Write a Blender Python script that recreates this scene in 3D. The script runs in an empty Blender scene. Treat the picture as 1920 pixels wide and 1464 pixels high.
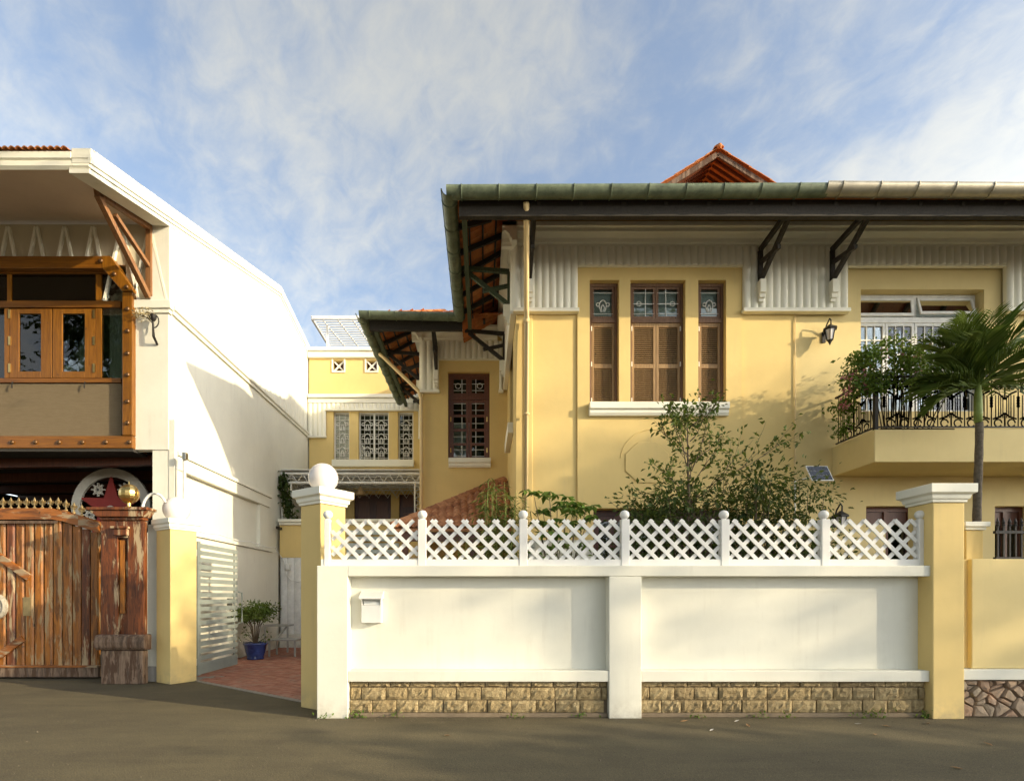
import bpy, bmesh, math, random
import numpy as np
from mathutils import Vector, Matrix
R = math.radians
S = bpy.context.scene
COL = S.collection
rnd = random.Random(7)

# ------------------------------------------------------------------ camera, sky, sun, exposure
EYE = 1.55
cd = bpy.data.cameras.new('camera'); cam = bpy.data.objects.new('camera', cd); COL.objects.link(cam)
cam.location = (0, 0, EYE); cam.rotation_euler = (R(90), 0, 0)
cd.sensor_width = 36.0; cd.lens = 18.75; cd.shift_x = 0.0276; cd.shift_y = 0.2005
cd.clip_start = 0.05; cd.clip_end = 3000
S.camera = cam

SUN = Vector((-2.39, 1.0, -0.80)).normalized()          # direction the light travels
sun_el = math.asin(-SUN.z); sun_az = math.atan2(-SUN.x, -SUN.y)   # azimuth measured from +Y towards +X
W = bpy.data.worlds.new('World'); S.world = W; W.use_nodes = True
def build_world():
    nt = W.node_tree; n = nt.nodes; l = nt.links
    n.clear()
    out = n.new('ShaderNodeOutputWorld'); bg = n.new('ShaderNodeBackground'); bg.inputs[1].default_value = 0.145
    sky = n.new('ShaderNodeTexSky'); sky.sky_type = 'NISHITA'; sky.sun_disc = False
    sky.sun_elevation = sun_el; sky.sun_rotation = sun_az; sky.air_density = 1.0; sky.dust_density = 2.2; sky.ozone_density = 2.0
    tc = n.new('ShaderNodeTexCoord'); sep = n.new('ShaderNodeSeparateXYZ'); l.new(tc.outputs['Generated'], sep.inputs[0])
    def math_(op, a, b=None, clamp=False):
        m = n.new('ShaderNodeMath'); m.operation = op; m.use_clamp = clamp
        for i, x in enumerate((a, b)):
            if x is None: continue
            if isinstance(x, (int, float)): m.inputs[i].default_value = x
            else: l.new(x, m.inputs[i])
        return m.outputs[0]
    zz = math_('ADD', math_('MAXIMUM', sep.outputs[2], 0.0), 0.42)
    u = math_('DIVIDE', sep.outputs[0], zz); v = math_('DIVIDE', sep.outputs[1], zz)
    cmb = n.new('ShaderNodeCombineXYZ'); l.new(u, cmb.inputs[0]); l.new(v, cmb.inputs[1])
    def noise(scale, detail, rough, sc=(1, 1, 1), rot=0, dist=0.0, off=(0, 0, 0)):
        ro = n.new('ShaderNodeMapping'); ro.inputs['Rotation'].default_value = (0, 0, rot); l.new(cmb.outputs[0], ro.inputs[0])
        mp = n.new('ShaderNodeMapping'); mp.inputs['Scale'].default_value = sc; mp.inputs['Location'].default_value = off
        l.new(ro.outputs[0], mp.inputs[0])
        t = n.new('ShaderNodeTexNoise'); t.inputs['Scale'].default_value = scale; t.inputs['Detail'].default_value = detail
        t.inputs['Roughness'].default_value = rough; t.inputs['Distortion'].default_value = dist
        l.new(mp.outputs[0], t.inputs['Vector']); return t.outputs['Fac']
    big = noise(1.25, 4, 0.55, sc=(1.0, 0.8, 1), rot=R(-30), dist=0.5, off=(5.6, 0.2, 0))      # where the cloud sheets lie
    wisp = noise(4.2, 10, 0.63, sc=(1.0, 0.55, 1), rot=R(-40), dist=0.5, off=(0.3, 1.2, 0))
    puff = noise(21.0, 8, 0.6, sc=(1, 0.8, 1), rot=R(-30), dist=0.5)
    a = math_('ADD', math_('MULTIPLY', big, 1.15), math_('MULTIPLY', wisp, 0.75))
    a = math_('ADD', a, math_('MULTIPLY', puff, 0.42))
    rp = n.new('ShaderNodeMapRange'); rp.interpolation_type = 'SMOOTHSTEP'
    l.new(a, rp.inputs[0]); rp.inputs[1].default_value = 0.96; rp.inputs[2].default_value = 1.42
    rp.inputs[3].default_value = 0.20; rp.inputs[4].default_value = 0.97
    bw = n.new('ShaderNodeRGBToBW'); l.new(sky.outputs[0], bw.inputs[0])          # clouds take the sky's brightness without blue; unseen sunward side tuned to fill walls
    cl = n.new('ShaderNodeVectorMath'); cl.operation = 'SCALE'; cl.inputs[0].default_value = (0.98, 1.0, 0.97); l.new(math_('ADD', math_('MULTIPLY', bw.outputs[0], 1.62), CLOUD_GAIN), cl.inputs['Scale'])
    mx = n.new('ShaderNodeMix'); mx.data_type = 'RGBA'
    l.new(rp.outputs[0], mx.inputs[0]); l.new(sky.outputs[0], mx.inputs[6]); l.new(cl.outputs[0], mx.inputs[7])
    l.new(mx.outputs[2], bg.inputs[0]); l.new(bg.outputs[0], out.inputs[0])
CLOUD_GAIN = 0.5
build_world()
sl = bpy.data.lights.new('sun', 'SUN'); so = bpy.data.objects.new('sun', sl); COL.objects.link(so)
sl.energy = 3.0; sl.angle = R(0.55); sl.color = (1.0, 0.82, 0.54)
so.rotation_euler = SUN.to_track_quat('-Z', 'Y').to_euler(); so.location = (40, -20, 30)
S.view_settings.view_transform = 'Standard'; S.view_settings.look = 'None'; S.view_settings.gamma = 1.0
S.view_settings.use_curve_mapping = False
S.view_settings.exposure = 1.1

# ------------------------------------------------------------------ measuring: metres from a distance and the photograph's angles
def U(px, Y): return (px - 907.0) / 1000.0 * Y
def V(py, Y): return EYE + (1117.0 - py) / 1000.0 * Y

# ------------------------------------------------------------------ materials
MAT = {}
class NT:
    def __init__(s, name):
        s.m = bpy.data.materials.new(name); s.m.use_nodes = True; s.nt = s.m.node_tree; s.n = s.nt.nodes; s.l = s.nt.links
        s.b = s.n['Principled BSDF']; s.out = s.n['Material Output']; MAT[name] = s.m
    def link(s, a, b): s.l.new(a, b)
    def put(s, sock, v):
        if isinstance(v, (int, float)): sock.default_value = v
        elif isinstance(v, tuple): sock.default_value = v if len(v) == 4 or len(sock.default_value) == 3 else v + (1,)
        else: s.l.new(v, sock)
    def pos(s, sc=(1, 1, 1), rot=(0, 0, 0), rand=0.0, obj=False):
        if obj:
            g = s.n.new('ShaderNodeTexCoord').outputs['Object']
        else:
            g = s.n.new('ShaderNodeNewGeometry').outputs['Position']
        if rand:
            oi = s.n.new('ShaderNodeObjectInfo'); va = s.n.new('ShaderNodeVectorMath'); va.operation = 'ADD'
            sc_ = s.n.new('ShaderNodeMath'); sc_.operation = 'MULTIPLY'; s.l.new(oi.outputs['Random'], sc_.inputs[0]); sc_.inputs[1].default_value = rand
            s.l.new(g, va.inputs[0]); s.l.new(sc_.outputs[0], va.inputs[1]); g = va.outputs[0]
        mp = s.n.new('ShaderNodeMapping'); mp.inputs['Scale'].default_value = sc; mp.inputs['Rotation'].default_value = rot
        s.l.new(g, mp.inputs[0]); return mp.outputs[0]
    def noise(s, vec, scale, detail=4, rough=0.55, dist=0.0):
        t = s.n.new('ShaderNodeTexNoise'); s.l.new(vec, t.inputs['Vector']); t.inputs['Scale'].default_value = scale
        t.inputs['Detail'].default_value = detail; t.inputs['Roughness'].default_value = rough; t.inputs['Distortion'].default_value = dist
        return t.outputs['Fac']
    def rng(s, x, a, b, c=0.0, d=1.0):
        m = s.n.new('ShaderNodeMapRange'); s.l.new(x, m.inputs[0])
        for i, v in enumerate((a, b, c, d)): m.inputs[i + 1].default_value = v
        return m.outputs[0]
    def mul(s, a, b, op='MULTIPLY'):
        m = s.n.new('ShaderNodeMath'); m.operation = op; s.put(m.inputs[0], a); s.put(m.inputs[1], b); return m.outputs[0]
    def mix(s, f, a, b, mode='MIX'):
        m = s.n.new('ShaderNodeMix'); m.data_type = 'RGBA'; m.blend_type = mode
        s.put(m.inputs[0], f); s.put(m.inputs[6], a); s.put(m.inputs[7], b); return m.outputs[2]
    def orand(s): return s.n.new('ShaderNodeObjectInfo').outputs['Random']
    def irand(s): return s.n.new('ShaderNodeNewGeometry').outputs['Random Per Island']
    def bump(s, h, strength=0.3, dist=0.01):
        b = s.n.new('ShaderNodeBump'); s.l.new(h, b.inputs['Height']); b.inputs['Strength'].default_value = strength; b.inputs['Distance'].default_value = dist
        s.l.new(b.outputs[0], s.b.inputs['Normal'])
    def base(s, c, rough=0.7, metal=0.0, spec=0.4):
        s.put(s.b.inputs['Base Color'], c); s.put(s.b.inputs['Roughness'], rough); s.b.inputs['Metallic'].default_value = metal
        s.b.inputs['Specular IOR Level'].default_value = spec

def sc3(c, k): return tuple(x * k for x in c)
def plaster(name, c, dirt=(0.30, 0.26, 0.20), damt=0.22, rough=0.8):
    m = NT(name); p = m.pos()
    big = m.noise(p, 0.7, 5, 0.6); col = m.mix(m.rng(big, 0.3, 0.7), sc3(c, 0.90), sc3(c, 1.04))
    st = m.noise(m.pos((7, 7, 0.5)), 1.3, 5, 0.65); blot = m.noise(p, 2.3, 6, 0.7)
    d = m.mul(m.rng(st, 0.52, 0.78), m.rng(blot, 0.42, 0.72)); d = m.mul(d, damt)
    col = m.mix(d, col, dirt)
    sx = m.n.new('ShaderNodeSeparateXYZ'); m.l.new(m.n.new('ShaderNodeNewGeometry').outputs['Position'], sx.inputs[0])
    sp = m.mul(m.rng(sx.outputs[2], 0.32, 0.0), m.rng(m.noise(p, 5, 6, 0.7), 0.40, 0.66)); col = m.mix(m.mul(sp, 0.55), col, sc3(dirt, 0.9))      # mud splashed up from the road
    spk = m.noise(p, 38, 3, 0.6); col = m.mix(m.mul(m.rng(spk, 0.66, 0.8), 0.10), col, sc3(dirt, 0.8))
    m.base(col, rough, spec=0.25)
    h = m.mul(m.noise(p, 90, 4, 0.6), 0.25, 'MULTIPLY'); h2 = m.mul(m.noise(p, 4, 3, 0.5), 0.9); m.bump(m.mul(h, h2, 'ADD'), 0.28, 0.012)
    return m.m
plaster('yellow_plaster', (0.74, 0.56, 0.235))
plaster('pale_yellow_plaster', (0.72, 0.58, 0.28))
plaster('white_plaster', (0.73, 0.72, 0.63), damt=0.30)
plaster('white_trim', (0.86, 0.84, 0.72), damt=0.15, rough=0.7)
plaster('cream_pipe', (0.76, 0.58, 0.30), damt=0.5, rough=0.5)
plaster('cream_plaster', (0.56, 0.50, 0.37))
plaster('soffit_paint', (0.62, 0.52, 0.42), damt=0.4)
plaster('grey_render', (0.33, 0.32, 0.30), damt=0.9)
plaster('white_paint', (0.80, 0.79, 0.75), damt=0.20, rough=0.45)
plaster('concrete_edge', (0.30, 0.27, 0.23), damt=0.6)

def asphalt():
    m = NT('asphalt'); p = m.pos()
    big = m.noise(p, 0.35, 6, 0.65, 0.6); mid = m.noise(p, 2.2, 6, 0.7)
    c = m.mix(m.rng(big, 0.35, 0.68), (0.13, 0.108, 0.060), (0.245, 0.202, 0.106)); c = m.mix(m.mul(m.rng(mid, 0.45, 0.75), 0.45), c, (0.30, 0.245, 0.125))
    c = m.mix(m.mul(m.rng(m.noise(p, 34, 8, 0.8), 0.44, 0.62), 0.6), c, (0.06, 0.05, 0.034))
    c = m.mix(m.mul(m.rng(m.noise(m.pos((0.35, 1.6, 1)), 1.3, 6, 0.65, 0.5), 0.42, 0.68), 0.5), c, (0.27, 0.225, 0.12))
    grain = m.noise(p, 95, 5, 0.8); c = m.mix(m.rng(grain, 0.38, 0.66), sc3((0.075, 0.066, 0.05), 0.8), c)
    v = m.n.new('ShaderNodeTexVoronoi'); v.inputs['Scale'].default_value = 62; m.l.new(p, v.inputs['Vector'])
    spk = m.mul(m.rng(v.outputs['Distance'], 0.16, 0.05), m.rng(m.noise(p, 23, 2), 0.46, 0.54))
    c = m.mix(m.mul(spk, 0.8), c, (0.42, 0.38, 0.30))
    m.base(c, 0.9, spec=0.25)
    h = m.mul(m.mul(grain, 0.6), m.mul(v.outputs['Distance'], 0.8), 'ADD'); m.bump(m.mul(h, m.mul(mid, 0.8), 'ADD'), 0.5, 0.006)
asphalt()
def earth():
    m = NT('earth'); p = m.pos(); c = m.mix(m.noise(p, 3, 6, 0.7), (0.07, 0.055, 0.035), (0.16, 0.13, 0.085)); m.base(c, 0.95); m.bump(m.noise(p, 40, 4), 0.6, 0.03)
earth()
def paver():
    m = NT('red_paver'); r = m.irand(); p = m.pos()
    c = m.mix(r, (0.30, 0.115, 0.07), (0.42, 0.19, 0.125)); c = m.mix(m.rng(m.noise(p, 3, 5, 0.7), 0.5, 0.8), c, (0.36, 0.27, 0.21))
    m.base(c, 0.8); m.bump(m.noise(p, 70, 3), 0.3, 0.006)
paver()
def block():
    m = NT('rock_face_block'); p = m.pos(rand=31.0); r = m.orand()
    c = m.mix(r, (0.42, 0.325, 0.175), (0.53, 0.43, 0.25)); n1 = m.noise(p, 16, 6, 0.7); n2 = m.noise(p, 55, 4, 0.7)
    c = m.mix(m.rng(n1, 0.35, 0.7), sc3((0.36, 0.27, 0.14), 0.8), c); big = m.noise(m.pos(), 1.1, 3, 0.5)
    c = m.mix(m.mul(m.rng(big, 0.52, 0.75), 0.55), c, (0.13, 0.10, 0.065))
    m.base(c, 0.95, spec=0.15); m.bump(m.mul(n1, m.mul(n2, 0.5), 'ADD'), 0.9, 0.035)
block()
def rubble():
    m = NT('rubble_stone'); p = m.pos(rand=17.0); r = m.orand()
    c = m.mix(r, (0.36, 0.22, 0.14), (0.44, 0.36, 0.26)); n1 = m.noise(p, 9, 6, 0.7)
    c = m.mix(m.rng(n1, 0.4, 0.7), c, (0.24, 0.20, 0.16)); m.base(c, 0.9, spec=0.2); m.bump(m.mul(n1, m.mul(m.noise(p, 60, 3), 0.3), 'ADD'), 0.7, 0.03)
rubble()
def mortar():
    m = NT('mortar'); p = m.pos(); m.base(m.mix(m.noise(p, 9, 5, 0.7), (0.13, 0.10, 0.07), (0.27, 0.21, 0.14)), 0.95); m.bump(m.noise(p, 80, 3), 0.5, 0.01)
mortar()
def wood(name, a, b, peel=None, amt=0.5, rough=0.45, along='z', spec=0.5):
    m = NT(name); sc = {'z': (14, 14, 0.9), 'x': (0.9, 14, 14), 'y': (14, 0.9, 14)}[along]
    p = m.pos(sc, rand=13.0); g = m.noise(p, 2.2, 6, 0.65, 0.7); r = m.orand()
    c = m.mix(m.rng(g, 0.32, 0.68), a, b); c = m.mix(m.mul(r, 0.35), c, sc3(a, 0.6))
    rr = rough
    if peel:
        sc2 = {'z': (5, 5, 0.8), 'x': (0.8, 5, 5), 'y': (5, 0.8, 5)}[along]
        q = m.noise(m.pos(sc2, rand=29.0), 1.6, 7, 0.68, 0.4); f = m.rng(q, 0.62 - amt * 0.25, 0.68 - amt * 0.25)
        gm = m.noise(m.pos(sc2, rand=41.0), 2.4, 6, 0.7, 0.6); c = m.mix(m.mul(m.rng(gm, 0.46, 0.60), 0.72), c, sc3(a, 0.22))
        pk = m.mix(m.noise(m.pos(sc, rand=5.0), 6, 4, 0.7), peel, sc3(peel, 0.55)); c = m.mix(f, c, pk); rr = m.rng(f, 0, 1, rough, 0.9)
    kn = m.noise(m.pos((1, 1, 1), rand=9.0), 11, 2, 0.5); c = m.mix(m.mul(m.rng(kn, 0.72, 0.78), 0.8), c, (0.03, 0.018, 0.01))
    m.base(c, rr, spec=spec); m.bump(g, 0.25, 0.006)
wood('varnished_wood', (0.14, 0.050, 0.004), (0.29, 0.118, 0.009), rough=0.32)
wood('varnished_wood_level', (0.13, 0.045, 0.004), (0.27, 0.105, 0.009), rough=0.35, along='x')
wood('peeling_wood', (0.24, 0.078, 0.007), (0.42, 0.155, 0.014), peel=(0.42, 0.30, 0.165), amt=0.40, rough=0.5)
wood('peeling_wood_level', (0.26, 0.08, 0.012), (0.40, 0.14, 0.022), peel=(0.42, 0.31, 0.19), amt=0.35, rough=0.5, along='x')
wood('pillar_wood', (0.12, 0.032, 0.008), (0.26, 0.075, 0.014), peel=(0.50, 0.38, 0.23), amt=0.34, rough=0.5)
wood('grey_old_wood', (0.16, 0.10, 0.065), (0.27, 0.19, 0.13), peel=(0.11, 0.06, 0.035), amt=0.5, rough=0.8)
wood('shutter_wood', (0.22, 0.122, 0.045), (0.40, 0.255, 0.11), rough=0.6)
wood('transom_wood', (0.13, 0.065, 0.035), (0.22, 0.125, 0.07), rough=0.6)
wood('dark_brown_wood', (0.085, 0.026, 0.012), (0.15, 0.052, 0.022), rough=0.4)
wood('maroon_wood', (0.05, 0.014, 0.01), (0.09, 0.028, 0.018), rough=0.4)
wood('black_timber', (0.020, 0.018, 0.015), (0.05, 0.042, 0.034), rough=0.8, along='y')
wood('green_timber', (0.035, 0.055, 0.03), (0.09, 0.12, 0.065), rough=0.7, along='y')
wood('brace_wood', (0.17, 0.07, 0.025), (0.32, 0.16, 0.06), rough=0.5)

def simple(name, c, rough=0.5, metal=0.0, var=0.12, scale=6, bump=0.1, spec=0.4):
    m = NT(name); p = m.pos(); n = m.noise(p, scale, 5, 0.65)
    m.base(m.mix(m.rng(n, 0.3, 0.7), sc3(c, 1 - var), sc3(c, 1 + var)), rough, metal, spec); m.bump(m.noise(p, scale * 12, 3), bump, 0.004); return m.m
simple('black_iron', (0.022, 0.02, 0.018), 0.55, 0.3, 0.3)
simple('grey_gate_paint', (0.24, 0.275, 0.255), 0.4, 0.0, 0.08)
simple('steel', (0.55, 0.54, 0.5), 0.3, 1.0)
simple('bench_steel', (0.42, 0.42, 0.40), 0.45, 0.6)
simple('brass', (0.72, 0.52, 0.20), 0.28, 1.0)
simple('dull_brass', (0.45, 0.33, 0.16), 0.45, 0.9, 0.3)
simple('bolt_bronze', (0.17, 0.095, 0.045), 0.35, 0.7, 0.3, 20)
simple('white_metal', (0.74, 0.74, 0.71), 0.45)
simple('globe_glass', (0.74, 0.69, 0.66), 0.22, 0.0, 0.02, 3, 0.0, 0.5)
simple('blue_glaze', (0.018, 0.035, 0.14), 0.12, 0.0, 0.4, 9, 0.05, 0.6)
simple('soil', (0.06, 0.04, 0.025), 0.95)
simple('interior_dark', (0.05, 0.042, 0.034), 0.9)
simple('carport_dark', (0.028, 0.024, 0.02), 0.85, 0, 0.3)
simple('red_paint', (0.32, 0.03, 0.022), 0.5)
simple('ornament_white', (0.62, 0.58, 0.50), 0.6)
simple('curtain', (0.30, 0.34, 0.27), 0.9, 0, 0.1, 4)
simple('pale_curtain', (0.62, 0.66, 0.64), 0.9, 0, 0.06, 4)
simple('grey_stain', (0.24, 0.19, 0.14), 0.6)
simple('terrace_blue', (0.48, 0.56, 0.56), 0.5)
simple('straw', (0.42, 0.30, 0.16), 0.9)
simple('solar_cell', (0.012, 0.016, 0.03), 0.18, 0, 0.2, 30, 0, 0.6)
simple('grit_stone', (0.16, 0.135, 0.095), 0.95, 0, 0.4, 40)
simple('medallion_stone', (0.36, 0.33, 0.27), 0.8, 0, 0.3, 14, 0.4)
simple('zinc', (0.42, 0.39, 0.31), 0.45, 0.55, 0.2, 5)
simple('bark', (0.10, 0.075, 0.05), 0.9, 0, 0.4, 30, 0.5)
simple('palm_bark', (0.13, 0.105, 0.075), 0.9, 0, 0.4, 24, 0.6)
simple('palm_shaft', (0.20, 0.26, 0.06), 0.5, 0, 0.25, 8)
simple('dry_leaf', (0.34, 0.20, 0.09), 0.8, 0, 0.4, 30)
simple('pale_scrap', (0.55, 0.52, 0.46), 0.8, 0, 0.2, 30)
simple('dried_flower', (0.42, 0.35, 0.20), 0.9, 0, 0.4, 30)
def gutter():
    m = NT('green_gutter'); p = m.pos(); n = m.noise(p, 5, 7, 0.7); n2 = m.noise(m.pos((1, 1, 6)), 3, 5, 0.7)
    c = m.mix(m.rng(n, 0.35, 0.68), (0.085, 0.115, 0.075), (0.19, 0.23, 0.155)); c = m.mix(m.mul(m.rng(n2, 0.55, 0.75), 0.7), c, (0.055, 0.05, 0.035))
    m.base(c, 0.55, spec=0.4); m.bump(n, 0.2, 0.01)
gutter()
def terracotta(name, a, b, dark=(0.10, 0.055, 0.035), dk=0.6):
    m = NT(name); p = m.pos(rand=11.0); r = m.orand(); c = m.mix(r, a, b); n = m.noise(p, 7, 6, 0.7)
    c = m.mix(m.mul(m.rng(n, 0.48, 0.72), dk), c, dark); m.base(c, 0.85, spec=0.2); m.bump(m.noise(p, 60, 3), 0.3, 0.006)
terracotta('roof_tile', (0.42, 0.135, 0.045), (0.58, 0.24, 0.085))
terracotta('porch_tile', (0.34, 0.135, 0.065), (0.52, 0.25, 0.125), dk=0.65)
def mat_weave():
    m = NT('woven_mat'); w = m.n.new('ShaderNodeTexWave'); w.wave_type = 'BANDS'; w.bands_direction = 'Z'; w.inputs['Scale'].default_value = 22
    w.inputs['Distortion'].default_value = 1.2; w.inputs['Detail'].default_value = 3; m.l.new(m.pos((0.25, 1, 1)), w.inputs['Vector'])
    n = m.noise(m.pos((3, 3, 60)), 2, 4, 0.7); c = m.mix(w.outputs['Fac'], (0.12, 0.088, 0.05), (0.25, 0.195, 0.12)); c = m.mix(m.rng(n, 0.4, 0.7), c, (0.17, 0.13, 0.075))
    m.base(c, 0.85); m.bump(w.outputs['Fac'], 0.5, 0.01)
mat_weave()
def glass():
    m = NT('pane_glass'); n = m.n; tr = n.new('ShaderNodeBsdfTransparent'); tr.inputs[0].default_value = (0.78, 0.82, 0.80, 1)
    gl = n.new('ShaderNodeBsdfGlossy'); gl.inputs['Roughness'].default_value = 0.015; gl.inputs[0].default_value = (0.95, 0.97, 1, 1)
    bp = n.new('ShaderNodeBump'); bp.inputs['Strength'].default_value = 0.05; bp.inputs['Distance'].default_value = 0.02
    m.l.new(m.noise(m.pos(), 3, 2), bp.inputs['Height']); m.l.new(bp.outputs[0], gl.inputs['Normal'])
    lw = n.new('ShaderNodeFresnel'); lw.inputs[0].default_value = 1.5; f = m.rng(lw.outputs[0], 0, 1, 0.03, 1.0)
    mx = n.new('ShaderNodeMixShader'); m.l.new(f, mx.inputs[0]); m.l.new(tr.outputs[0], mx.inputs[1]); m.l.new(gl.outputs[0], mx.inputs[2])
    m.l.new(mx.outputs[0], m.out.inputs[0])
glass()
def foliage(name, a, b, warm=(0.16, 0.15, 0.03), trans=0.35):
    m = NT(name); r = m.irand(); c = m.mix(r, a, b); c = m.mix(m.mul(m.rng(m.noise(m.pos(), 2.5, 3), 0.45, 0.75), 0.35), c, warm)
    m.base(c, 0.55, spec=0.2)
    t = m.n.new('ShaderNodeBsdfTranslucent'); m.put(t.inputs[0], m.mix(0.5, c, (0.20, 0.24, 0.03)))
    mx = m.n.new('ShaderNodeMixShader'); mx.inputs[0].default_value = trans; m.l.new(m.b.outputs[0], mx.inputs[1]); m.l.new(t.outputs[0], mx.inputs[2])
    m.l.new(mx.outputs[0], m.out.inputs[0])
foliage('tree_leaf', (0.035, 0.065, 0.015), (0.075, 0.115, 0.03), trans=0.25)
foliage('dark_leaf', (0.022, 0.045, 0.012), (0.05, 0.085, 0.022), trans=0.2)
foliage('twig_leaf', (0.035, 0.075, 0.016), (0.10, 0.15, 0.035), trans=0.3)
foliage('bright_leaf', (0.06, 0.13, 0.022), (0.15, 0.25, 0.045))
foliage('bamboo_leaf', (0.07, 0.10, 0.02), (0.15, 0.17, 0.045))
foliage('palm_leaf', (0.06, 0.115, 0.016), (0.19, 0.26, 0.05), trans=0.4)
foliage('pink_flower', (0.50, 0.13, 0.19), (0.62, 0.26, 0.30), warm=(0.55, 0.2, 0.2))
foliage('bush_leaf', (0.045, 0.09, 0.018), (0.09, 0.15, 0.035))

# ------------------------------------------------------------------ mesh building
class MB:
    def __init__(s, T=None): s.v = []; s.f = []; s.T = T
    def add(s, vs, fs):
        o = len(s.v)
        for p in vs: s.v.append(tuple(s.T(p)) if s.T else tuple(p))
        for f in fs: s.f.append(tuple(i + o for i in f))
        return s
    def box(s, x0, x1, y0, y1, z0, z1):
        return s.add([(x0, y0, z0), (x1, y0, z0), (x1, y1, z0), (x0, y1, z0), (x0, y0, z1), (x1, y0, z1), (x1, y1, z1), (x0, y1, z1)],
                     [(0, 3, 2, 1), (4, 5, 6, 7), (0, 1, 5, 4), (1, 2, 6, 5), (2, 3, 7, 6), (3, 0, 4, 7)])
    def bar(s, p, q, w, h, up=(0, 0, 1)):
        p = Vector(p); q = Vector(q); d = (q - p).normalized(); u = Vector(up)
        if abs(d.dot(u)) > 0.98: u = Vector((0, 1, 0))
        a = d.cross(u).normalized() * w / 2; b = a.cross(d).normalized() * h / 2
        vs = [p - a - b, p + a - b, p + a + b, p - a + b, q - a - b, q + a - b, q + a + b, q - a + b]
        return s.add(vs, [(0, 3, 2, 1), (4, 5, 6, 7), (0, 1, 5, 4), (1, 2, 6, 5), (2, 3, 7, 6), (3, 0, 4, 7)])
    def tube(s, pts, r, n=6, closed=False):
        pts = [Vector(p) for p in pts]; k = len(pts); rs = r if isinstance(r, (list, tuple)) else [r] * k
        vs = []; fs = []; ref = None
        for i, p in enumerate(pts):
            t = (pts[min(i + 1, k - 1)] - pts[max(i - 1, 0)]) if not closed else (pts[(i + 1) % k] - pts[i - 1])
            t = t.normalized() if t.length > 1e-9 else Vector((0, 0, 1))
            if ref is None: ref = Vector((0, 0, 1)) if abs(t.z) < 0.9 else Vector((1, 0, 0))
            a = t.cross(ref)
            if a.length < 1e-4: a = t.orthogonal()
            a.normalize(); b = t.cross(a).normalized(); ref = -b if False else ref
            for j in range(n):
                g = 2 * math.pi * j / n; vs.append(p + a * math.cos(g) * rs[i] + b * math.sin(g) * rs[i])
        m = k if closed else k - 1
        for i in range(m):
            for j in range(n):
                i2 = (i + 1) % k; fs.append((i * n + j, i * n + (j + 1) % n, i2 * n + (j + 1) % n, i2 * n + j))
        if not closed: fs.append(tuple(range(n - 1, -1, -1))); fs.append(tuple((k - 1) * n + j for j in range(n)))
        return s.add(vs, fs)
    def lathe(s, c, prof, n=20):
        vs = []; fs = []; k = len(prof)
        for r, z in prof:
            for j in range(n):
                g = 2 * math.pi * j / n; vs.append((c[0] + r * math.cos(g), c[1] + r * math.sin(g), c[2] + z))
        for i in range(k - 1):
            for j in range(n): fs.append((i * n + j, i * n + (j + 1) % n, (i + 1) * n + (j + 1) % n, (i + 1) * n + j))
        fs.append(tuple(range(n - 1, -1, -1))); fs.append(tuple((k - 1) * n + j for j in range(n)))
        return s.add(vs, fs)
    def ball(s, c, r, n=20, m=12, sz=1.0):
        return s.lathe(c, [(max(1e-4, r * math.sin(math.pi * i / m)), -r * sz * math.cos(math.pi * i / m)) for i in range(m + 1)], n)
    def prism(s, poly, axis, a, b):
        k = len(poly); mk = {'x': lambda t, p: (t, p[0], p[1]), 'y': lambda t, p: (p[0], t, p[1]), 'z': lambda t, p: (p[0], p[1], t)}[axis]
        vs = [mk(a, p) for p in poly] + [mk(b, p) for p in poly]
        fs = [tuple(range(k - 1, -1, -1)), tuple(range(k, 2 * k))] + [(i, (i + 1) % k, k + (i + 1) % k, k + i) for i in range(k)]
        return s.add(vs, fs)
    def quad(s, *ps): return s.add(list(ps), [tuple(range(len(ps)))])
    def corr(s, a0, a1, z0, z1, pitch, amp, d=0.0, seg=6):
        """convex reeds along a; drawn in local (a, depth, z), proud towards negative depth"""
        n = max(1, round((a1 - a0) / pitch)); pts = []
        for i in range(n):
            for k in range(seg): pts.append((a0 + (a1 - a0) * (i + k / seg) / n, d - amp * math.sin(math.pi * k / seg) ** 0.7))
        pts.append((a1, d)); k = len(pts)
        vs = [(a, y, z0) for a, y in pts] + [(a, y, z1) for a, y in pts] + [(a0, d + 0.04, z0), (a1, d + 0.04, z0)]
        fs = [(i, i + 1, k + i + 1, k + i) for i in range(k - 1)] + [tuple([2 * k] + list(range(k)) + [2 * k + 1])]
        return s.add(vs, fs)
    def wall(s, a0, a1, z0, z1, holes=(), depth=0.0):
        """a wall sheet in local (a, depth, z) with openings (a0,a1,z0,z1,reveal)"""
        As = sorted({a0, a1} | {h[0] for h in holes} | {h[1] for h in holes}); Zs = sorted({z0, z1} | {h[2] for h in holes} | {h[3] for h in holes})
        for i in range(len(As) - 1):
            for j in range(len(Zs) - 1):
                ca = (As[i] + As[i + 1]) / 2; cz = (Zs[j] + Zs[j + 1]) / 2
                if any(h[0] < ca < h[1] and h[2] < cz < h[3] for h in holes): continue
                s.quad((As[i], depth, Zs[j]), (As[i + 1], depth, Zs[j]), (As[i + 1], depth, Zs[j + 1]), (As[i], depth, Zs[j + 1]))
        for b0, b1, c0, c1, r in holes:
            e = depth + r
            s.quad((b0, depth, c0), (b0, depth, c1), (b0, e, c1), (b0, e, c0)); s.quad((b1, depth, c0), (b1, e, c0), (b1, e, c1), (b1, depth, c1))
            s.quad((b0, depth, c1), (b1, depth, c1), (b1, e, c1), (b0, e, c1)); s.quad((b0, depth, c0), (b0, e, c0), (b1, e, c0), (b1, depth, c0))
        return s
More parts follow.
